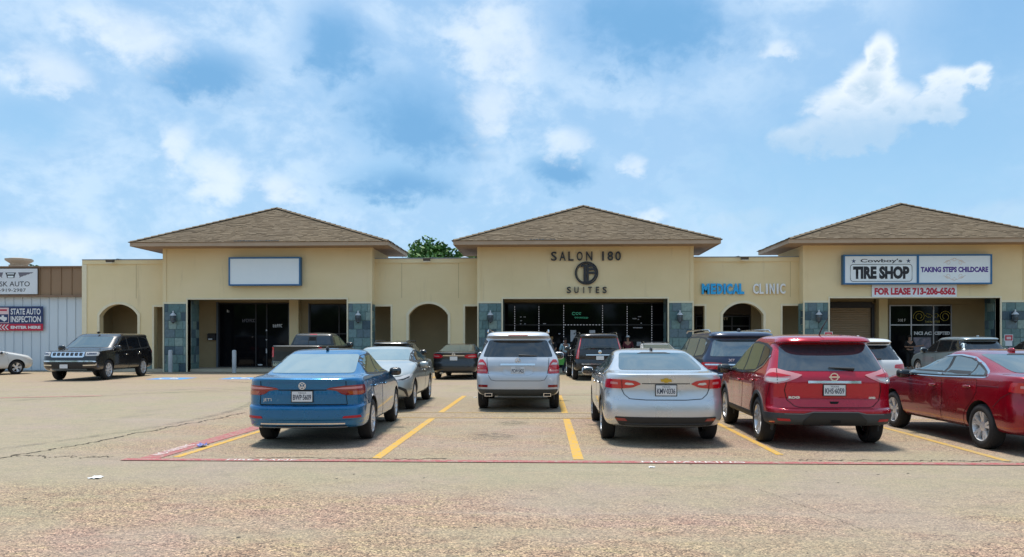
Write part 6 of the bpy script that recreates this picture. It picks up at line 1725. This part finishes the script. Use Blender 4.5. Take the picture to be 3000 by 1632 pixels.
# light silver car showing only its roof behind the silver sedan
c = sedan_car('pale_wagon', 'pale car whose roof with rails shows behind the silver sedan', P_SIL2, 4.72, 33.2, 0.0, 4.6, .90, 1.50, 1.08, h=.09)
c.patch('tail_light', 'cr', [(.48, .92), (.55, 1.0), (1.0, 1.0), (1.02, .90)], C_RED, .010, True, r=.02); c.plate(.83, '', top=''); c.rails(.52, 1.5, 2.6, 1.52, C_CHR, .02)
MB().box(-.46, .46, -.5, -.46, 1.535, 1.555).build('roof_bar', C_BLK, c.t); MB().box(-.46, .46, .2, .24, 1.535, 1.555).build('roof_bar', C_BLK, c.t)
# silver-grey saloon facing the camera behind the blue sedan
c = sedan_car('grey_saloon', 'warm silver saloon facing the camera behind the blue sedan', P_LXS, -3.95, 19.35, 181.5, 4.97, .93, 1.445, 1.06, wheels=(1.07, 3.94, .34, .92, 'five'), h=.06)
c.patch('headlight', 'cf', [(.50, .70), (.55, .745), (.80, .80), (1.05, .84), (1.18, .82), (1.05, .74), (.80, .69), (.62, .675)], C_CLR, .010, True, r=.02)
c.patch('headlight_core', 'cf', [(.60, .705), (.80, .735), (1.0, .785), (1.02, .76), (.80, .70)], C_BLK, .0125, True, r=.01)
c.patch('grille', 'f', [(-.46, .70), (.46, .70), (.24, .52), (.44, .26), (-.44, .26), (-.24, .52)], C_BLK, .010, r=.02)
c.line('grille_frame', 'f', [(-.47, .71), (.47, .71), (.25, .52), (.45, .25), (-.45, .25), (-.25, .52)], .03, C_CHR, .013, closed=True)
c.patch('bumper_slash', 'cf', [(.60, .56), (.72, .57), (.92, .50), (1.0, .34), (.94, .33), (.84, .46)], C_BLK, .009, True, r=.015)
c.line('bumper_strip', 'cf', [(.50, .30), (.98, .31)], .035, C_CHR, .010, True)
c.plate(.42, '', 'f', top=''); MB().box(.52, .62, 1.12, 1.125, 1.10, 1.14).build('sticker', M_WHT, c.t)
c.line('bonnet_gap', 'f', [(-.74, .80), (-.4, .775), (.4, .775), (.74, .80)], .010, C_GAP, .003)
for o in c.t.children:
    if o.name.startswith('windscreen'): o.data.materials[0] = G_BRT
# white sedan cut off at the left edge, side on
c = sedan_car('white_sedan', 'white sedan nose at the far left edge beside the metal wall', P_WHT, -26.1, 34.4, -28.0, 4.75, .91, 1.45, 1.06, wheels=(1.02, 3.75, .33, .90, 'double'), h=.08)
c.patch('headlight', 'cf', [(.55, .66), (.65, .72), (1.0, .80), (1.25, .83), (1.15, .74), (.8, .66)], C_CLR, .010, True, r=.02)
c.patch('tail_light', 'cr', [(.48, .92), (.55, 1.0), (1.0, 1.0), (1.02, .90)], C_RED, .010, True, r=.02)
c.patch('grille', 'f', [(-.5, .62), (.5, .62), (.4, .36), (-.4, .36)], C_BLK, .008, r=.03); c.plate(.45, '', 'f', top='')
# ------------------------------------------------------------------ black off-roader facing the camera at left
WAG = [(.33, .25, 4.86, .84, .40, .50, 4.0, 3.6), (.39, .10, 4.98, .92), (.50, .01, 5.06, .96), (.60, .0, 5.08, .963), (.72, .0, 5.09, .963), (.80, .008, 5.085, .963), (.84, .025, 5.075, .962), (.87, .05, 5.07, .962),
       (1.0, .045, 5.04, .96), (1.07, .055, 4.99, .955), (1.10, .06, 4.90, .952), (1.13, .07, 4.55, .948), (1.16, .08, 4.0, .94), (1.20, .10, 3.75, .925), (1.30, .13, 3.58, .89), (1.48, .19, 3.28, .85), (1.62, .24, 3.05, .815), (1.68, .22, 2.95, .80), (1.70, .20, 2.9, .795), (1.755, .26, 2.75, .76), (1.79, .42, 2.55, .66), (1.81, .9, 2.2, .42), (1.82, 1.5, 1.8, .05)]
c = suv_car('black_offroader', 'big black off-roader with seven-slot grille facing the camera at left', P_BLK, -18.75, 32.05, 184.0, 5.45, 1.06, 1.92, 1.27, .86, 1.0, .38, wheels=(1.13, 4.25, .41, 1.045, 'eight'), h=.07, rows=WAG)
c.patch('grille_panel', 'f', [(-.64, 1.13), (.64, 1.13), (.64, .955), (-.64, .955)], C_CHR, .010, r=.02)
for i in range(7):
    x = -.51 + i * .17
    c.patch('grille_slot', 'f', [(x - .055, 1.105), (x + .055, 1.105), (x + .055, .99), (x - .055, .99)], C_GAP, .014, r=.02)
c.line('grille_base', 'f', [(-.60, .945), (.60, .945)], .035, C_CHR, .016)
c.patch('headlight', 'cf', [(.68, .98), (.68, 1.12), (1.10, 1.13), (1.24, 1.10), (1.16, .99)], C_CLR, .010, True, r=.02)
c.patch('headlight_core', 'cf', [(.72, 1.04), (.72, 1.10), (1.06, 1.105), (1.06, 1.04)], mat('lamp_blue_black', (.02, .025, .06), .1, 0, 1), .0125, True, r=.02)
c.line('bumper_chrome', 'f', [(-.86, .78), (.86, .78)], .05, C_CHR, .012)
c.line('bumper_chrome', 'cf', [(.60, .62), (1.06, .63), (1.10, .76), (.86, .785)], .045, C_CHR, .013, True)
c.patch('lower_grille', 'f', [(-.80, .75), (.80, .75), (.56, .52), (-.56, .52)], C_BLK, .008, r=.03)
c.line('skid_plate', 'f', [(-.70, .46), (.70, .46)], .07, C_CHR, .012)
c.plate(.58, '', 'f', x=.12, top='', dy=.02)
c.line('chrome_strip', 's', c.k([(.45, 1.18), (2.2, 1.115), (3.72, 1.085)]), .022, C_CHR, .010, True)
c.line('chrome_strip', 's', [(1.75, .43), (3.65, .43)], .04, C_CHR, .010, True)
c.line('bonnet_lettering', 'f', [(-.45, 1.158), (.45, 1.158)], .012, C_CHR, .006)
c.patch('tail_light', 'cr', [(.60, 1.02), (.62, 1.16), (1.08, 1.16), (1.10, 1.04)], C_RED, .010, True, r=.02)
c.fin(3.0, 1.925, (.03, .12, .05), C_BLK)
# ------------------------------------------------------------------ dark pickup behind the blue sedan
PK = [(.42, .22, 5.55, .86, .16, .55, 5.0, 3.2), (.52, .06, 5.75, .96), (.64, .0, 5.88, 1.0), (.74, .0, 5.90, 1.0), (.78, .03, 5.89, .995), (1.0, .035, 5.80, 1.0), (1.15, .04, 5.6, .998), (1.26, .04, 5.0, .99), (1.32, .035, 4.6, .985), (1.365, .03, 4.45, .975), (1.385, .06, 4.38, .95), (1.39, .10, 4.3, .90)]
CAB = [(1.15, 1.98, 4.7, .97, .10, .6, 5, 3.0), (1.30, 1.98, 4.5, .95), (1.38, 2.0, 4.38, .925), (1.55, 2.06, 4.05, .86), (1.72, 2.12, 3.72, .80), (1.82, 2.18, 3.5, .755), (1.87, 2.3, 3.35, .70), (1.90, 2.5, 3.2, .58), (1.92, 2.75, 3.0, .05)]
c = Car('dark_pickup', 'dark grey-green pickup truck parked behind the blue sedan', 'truck', PK, 5.9, P_GRY, -9.55, 32.5, -1.0, h=.09)
c.body((1.15, 4.85, .40, .985, 'five'))
cab = Shell(5.9, CAB, 0.0)
mb = MB(); cab.mesh(mb); mb.build('cab', P_GRY, c.t, smooth=38)
c.sub = cab
c.patch('rear_window', 'r', [(-.80, 1.42), (.80, 1.42), (.70, 1.78), (-.70, 1.78)], G_TNT, .006, r=.05)
c.line('rear_window_bar', 'r', [(-.16, 1.43), (-.16, 1.78)], .03, C_BLK, .010); c.line('rear_window_bar', 'r', [(.16, 1.43), (.16, 1.78)], .03, C_BLK, .010)
c.patch('headrest_shade', 'r', [(-.14, 1.58), (.14, 1.58), (.14, 1.74), (-.14, 1.74)], C_GAP, .009)
c.patch('front_side_window', 's', [(4.25, 1.37), (3.62, 1.74), (3.18, 1.78), (3.15, 1.37)], G_GRN, .006, True, r=.03)
c.patch('rear_side_window', 's', [(3.05, 1.37), (3.08, 1.78), (2.42, 1.76), (2.30, 1.37)], G_GRN, .006, True, r=.03)
c.patch('windscreen', 'f', [(-.72, 1.42), (.72, 1.42), (.64, 1.80), (-.64, 1.80)], G_CAR, .006, r=.05)
c.patch('high_brake_light', 'r', [(-.16, 1.83), (.16, 1.83), (.15, 1.855), (-.15, 1.855)], C_RED, .006)
c.mirrors(4.1, 1.38, d=(.14, .08, .12), m=C_BLK)
c.sub = c.sh
c.patch('tail_light', 'cr', [(.885, .95), (.885, 1.33), (1.06, 1.33), (1.06, .95)], C_RED, .012, True, r=.03)
c.patch('tailgate', 'r', [(-.86, .82), (.86, .82), (.86, 1.35), (-.86, 1.35)], P_GRY, .006, r=.02)
c.line('tailgate_cap', 'r', [(-.96, 1.372), (.96, 1.372)], .03, C_GRY, .010)
c.line('rear_bumper', 'r', [(-.9, .68), (.9, .68)], .16, C_CHR, .015); c.plate(.70, '', top='')
# ================================================================== people
def person(label, loc, rz, skin, top, legs, hair, pose, cap=None, height=1.72, bag=None):
    """one continuous skinned body; clothes and hair are its children"""
    t = thing('person', label, 'person', loc, rz)
    k = height / 1.75
    J = {'pel': (0, 0, .96), 'wst': (0, 0, 1.10), 'chs': (0, 0, 1.32), 'nck': (0, 0, 1.47), 'chin': (0, -.02, 1.55), 'head': (0, -.02, 1.64), 'crown': (0, -.01, 1.72)}
    for s, n in ((1, 'L'), (-1, 'R')):
        J['sh' + n] = (s * .19, 0, 1.40); J['hip' + n] = (s * .09, 0, .90); J['kn' + n] = (s * .10, -.02, .50); J['an' + n] = (s * .10, .02, .09); J['toe' + n] = (s * .11, -.16, .04)
        e, w = pose[n]; J['el' + n] = e; J['wr' + n] = w
        d = (Vector(w) - Vector(e)).normalized(); J['hd' + n] = tuple(Vector(w) + d * .08)
    rad = {'pel': (.15, .11), 'wst': (.14, .10), 'chs': (.17, .11), 'nck': .055, 'chin': .060, 'head': (.080, .092), 'crown': .06, 'sh': .065, 'el': .043, 'wr': .030, 'hd': (.038, .02), 'hip': .095, 'kn': .062, 'an': .042, 'toe': .035}
    edges = [('pel', 'wst'), ('wst', 'chs'), ('chs', 'nck'), ('nck', 'chin'), ('chin', 'head'), ('head', 'crown')]
    for n in 'LR': edges += [('chs', 'sh' + n), ('sh' + n, 'el' + n), ('el' + n, 'wr' + n), ('wr' + n, 'hd' + n), ('pel', 'hip' + n), ('hip' + n, 'kn' + n), ('kn' + n, 'an' + n), ('an' + n, 'toe' + n)]
    def skinned(name, keep, m, grow, parent, fingers=False, sub=2):
        names = [j for j in J if keep(j)]
        vs = [Vector(J[j]) * k for j in names]; es = [(names.index(a), names.index(b_)) for a, b_ in edges if a in names and b_ in names]
        rr = [rad.get(j, rad.get(j[:-1])) for j in names]
        if fingers:
            for n in 'LR':
                w, h_ = Vector(J['wr' + n]) * k, Vector(J['hd' + n]) * k
                d = (h_ - w).normalized(); sd = d.cross(Vector((0, 1, 0.2))).normalized()
                base = names.index('hd' + n)
                for q in range(5):
                    o = (q - 2) * .018
                    L_ = (.05, .07, .078, .072, .055)[q]
                    i0 = len(vs)
                    a = h_ + sd * o * k if q else w + d * .03 + sd * -.05
                    vs += [a + d * L_ * .6, a + d * L_ + Vector((0, -.018, -.008))]
                    rr += [.0095, .008]; es += [(base, i0), (i0, i0 + 1)]
        me = bpy.data.meshes.new(name); me.from_pydata([tuple(v) for v in vs], es, [])
        o = bpy.data.objects.new(name, me); link(o)
        o.modifiers.new('s', 'SKIN'); sm = o.modifiers.new('d', 'SUBSURF'); sm.levels = sub; sm.render_levels = sub
        for i, v in enumerate(me.skin_vertices[0].data):
            r = rr[i]; r = r if isinstance(r, tuple) else (r, r)
            v.radius = ((r[0] + grow) * k, (r[1] + grow) * k); v.use_root = (i == 0)
        dg = bpy.context.evaluated_depsgraph_get(); dg.update()
        m2 = bpy.data.meshes.new_from_object(o.evaluated_get(dg)); m2.materials.append(m)
        m2.polygons.foreach_set('use_smooth', [True] * len(m2.polygons))
        bpy.data.objects.remove(o)
        return inst(name, m2, parent)
    skinned('body', lambda j: True, skin, 0.0, t, True)
    skinned('shirt', lambda j: j in ('pel', 'wst', 'chs', 'shL', 'shR', 'elL', 'elR') , top, 0.016, t)
    skinned('trousers', lambda j: j == 'pel' or j[:3] == 'hip' or j[:2] in ('kn', 'an'), legs, 0.018, t)
    h = Vector(J['head']) * k
    hb = MB(); hb.sup(h + Vector((0, .022, .035)), (.092, .100, .085), 2.2, 16, 10); hb.build('hair', hair, t, smooth=60)
    fc = MB(); 
    for s in (-1, 1): fc.sup(h + Vector((s * .032, -.082, .008)), (.012, .008, .008), 2, 8, 5)
    fc.build('eyes', mat('eye', (.03, .02, .02), .3), t, smooth=60)
    MB().sup(h + Vector((0, -.096, -.018)), (.012, .016, .022), 2, 8, 6).build('nose', skin, t, smooth=60)
    MB().sup(h + Vector((0, -.082, -.055)), (.026, .006, .007), 2, 8, 5).build('mouth', mat('lip', (.30, .09, .08), .5), t, smooth=60)
    if cap:
        MB().sup(h + Vector((0, .012, .062)), (.10, .108, .062), 2.3, 16, 8).sup(h + Vector((0, -.12, .055)), (.075, .07, .010), 2.4, 12, 5).build('cap', cap, t, smooth=60)
    return t
S1 = mat('skin_tan', (.42, .22, .14), .55); S2 = mat('skin_warm', (.50, .27, .16), .55); S3 = mat('skin_deep', (.20, .10, .065), .55)
HR = mat('hair_dark', (.015, .010, .008), .6); HB = mat('hair_fair', (.34, .20, .08), .6)
T1 = mat('black_cotton', (.010, .010, .011), .85); T2 = mottled('teal_white_print', (.55, .60, .62), (.06, .24, .30), 9, .8); T3 = mat('dark_denim', (.02, .025, .045), .85); T4 = mat('dark_red_cotton', (.12, .02, .03), .85)
person('person in black shirt at the childcare door, one arm held out', (18.80, D2 - .75, .13), R(8), S1, T1, T1, HR, {'L': ((.26, -.10, 1.16), (.52, -.16, 1.20)), 'R': ((-.27, -.02, 1.14), (-.08, -.22, 1.14))}, height=1.74)
person('fair-haired person in dark clothes at the salon window', (0.42, D2 - .9, .13), R(-20), S2, T1, T3, HB, {'L': ((.26, .02, 1.12), (.24, -.16, .94)), 'R': ((-.26, .02, 1.12), (-.22, -.16, .95))}, height=1.66)
person('person in teal and white top carrying a green bag before the salon', (1.05, 37.3, 0), R(25), S3, T2, T3, HR, {'L': ((.27, .03, 1.12), (.28, -.06, .88)), 'R': ((-.27, .03, 1.12), (-.28, -.04, .88))}, height=1.72)
person('person in dark red top and white cap right of the black SUV', (4.35, D2 - 1.3, .13), R(-15), S1, T4, T3, HR, {'L': ((.26, .02, 1.12), (.22, -.18, .98)), 'R': ((-.26, .02, 1.12), (-.22, -.18, .98))}, cap=mat('white_cap', (.7, .72, .74), .7), height=1.70)
t = thing('green_bag', 'bright green bag hanging from the hand of the person before the salon', 'bag', (0.86, 37.12, .42))
M_GBG = mottled('green_bag_cloth', (.08, .36, .05), (.14, .46, .08), 6, .6)
mb = MB(); mb.prism([(-.11, 0), (.11, 0), (.15, .18), (.14, .34), (-.14, .34), (-.15, .18)], 'y', -.05, .05); mb.build('sack', M_GBG, t)
mb = MB(); mb.tube([(-.08, 0, .33), (-.05, 0, .44), (.05, 0, .44), (.08, 0, .33)], .010, 6); mb.build('handle', M_GBG, t)
t = thing('red_bin', 'red domed bin between the white SUV and the childcare door', 'bin', (15.35, 36.6, 0))
M_RBN = mat('red_plastic', (.55, .012, .012), .35)
MB().lathe([(.20, 0), (.26, .65), (.27, .68)], n=20).build('barrel', mat('white_plastic', (.6, .6, .6), .4), t, smooth=50)
MB().lathe([(.29, .68), (.29, .74), (.25, .86), (.14, .95), (.01, .98)], n=20).build('lid', M_RBN, t, smooth=50)
# ================================================================== trees behind the roofs
def leaf_mat(name, c0, c1):
    m = mat(name, c0, 0.6); nt, b = nodes(m)
    g_ = nt.nodes.new('ShaderNodeNewGeometry')
    nt.links.new(ramp(nt, g_.outputs['Random Per Island'], [(0, c0), (1, c1)]), b.inputs['Base Color'])
    b.inputs['Subsurface Weight'].default_value = 0.0
    return m
M_LEA = leaf_mat('leaf', (0.028, 0.09, 0.014), (0.11, 0.23, 0.035))
M_BRK = mottled('bark', (0.10, 0.075, 0.05), (0.16, 0.12, 0.09), 6, 0.95)
def tree(x, y, h, rad, seed, label, n=9500, leaf=0.19):
    rnd = random.Random(seed)
    t = thing('tree', label, 'tree', (x, y, 0), group='trees behind the roofs')
    mb = MB(); top = h * 0.55
    mb.tube([(0, 0, 0), (0.1, 0, top * .5), (0, 0.1, top), (0.1, 0, h * .8)], [0.26, 0.2, 0.15, 0.05], 8)
    lobes = []
    for k in range(22):
        a = rnd.random() * 6.28; r = rad * rnd.uniform(0.25, 0.78); z = h - rad * rnd.uniform(0.45, 1.7)
        if k == 0: r = 0; z = h - rad * .5
        c = Vector((math.cos(a) * r, math.sin(a) * r, z)); lobes.append((c, rad * rnd.uniform(0.32, 0.5)))
        s = Vector((0, 0, top * rnd.uniform(.75, 1.1)))
        mb.tube([s, s.lerp(c, .5) + Vector((0, 0, .2)), c], [0.08, 0.05, 0.02], 5)
    mb.build('trunk', M_BRK, t)
    mb = MB()
    for i in range(n):
        c, r = rnd.choice(lobes)
        d = Vector((rnd.gauss(0, 1), rnd.gauss(0, 1), rnd.gauss(0, 1))).normalized() * r * (rnd.random() ** 0.4) * rnd.choice((1, 1, 1.12))
        p = c + d
        u = Vector((rnd.gauss(0, 1), rnd.gauss(0, 1), rnd.gauss(0, .6))).normalized() * leaf * rnd.uniform(.6, 1.3)
        v = u.cross(Vector((rnd.gauss(0, 1), rnd.gauss(0, 1), rnd.gauss(0, 1)))).normalized() * leaf * .5
        mb.add([p - u, p + v, p + u, p - v], [(0, 1, 2, 3)])
    mb.build('crown', M_LEA, t, normals=False)
tree(-7.2, 52.0, 8.75, 2.7, 1, 'green leafy tree rising between the left and middle pavilion roofs')
tree(-4.4, 55.0, 8.1, 2.3, 2, 'lower leafy tree half behind the left eave of the middle pavilion', 3800)
tree(-40.2, 60.0, 7.75, 3.0, 3, 'tree top showing right of the roof exhaust', 4200)
tree(-43.5, 62.0, 7.3, 2.4, 5, 'tree top behind the roof exhaust', 2500)
tree(-35.6, 60.0, 7.65, 1.9, 4, 'small tree top beside the end wall of the shops', 2800)

# the belt of trees across the road, behind the camera: it shows in paint and glass
def tree_belt():
    rnd = random.Random(21); mb = MB()
    for k in range(46):
        x = -95 + k * 4.2 + rnd.uniform(-1.5, 1.5); y = -46 + rnd.uniform(-6, 6); h = rnd.uniform(6, 11.5); r = rnd.uniform(2.6, 4.2)
        mb.tube([(x, y, 0), (x, y, h * .6)], [.3, .15], 6)
        mb.sup((x, y, h * .55), (r * .8, r * .8, h * .38), 2.0, 10, 7)
        for i in range(330):
            d = Vector((rnd.gauss(0, 1), rnd.gauss(0, 1), rnd.gauss(0, 1))).normalized()
            p = Vector((x, y, h * .58)) + Vector((d.x * r, d.y * r, d.z * h * .42)) * rnd.uniform(.75, 1.08)
            u = Vector((rnd.gauss(0, 1), rnd.gauss(0, 1), rnd.gauss(0, .6))).normalized() * rnd.uniform(.25, .6)
            v = u.cross(Vector((rnd.gauss(0, 1), rnd.gauss(0, 1), rnd.gauss(0, 1)))).normalized() * .35
            mb.add([p - u, p + v, p + u, p - v], [(0, 1, 2, 3)])
    o = mb.build('tree_belt', M_LEA, normals=False)
    tag(o, 'dark belt of trees across the road, mirrored in the car paint', 'trees', kind='stuff')
tree_belt()
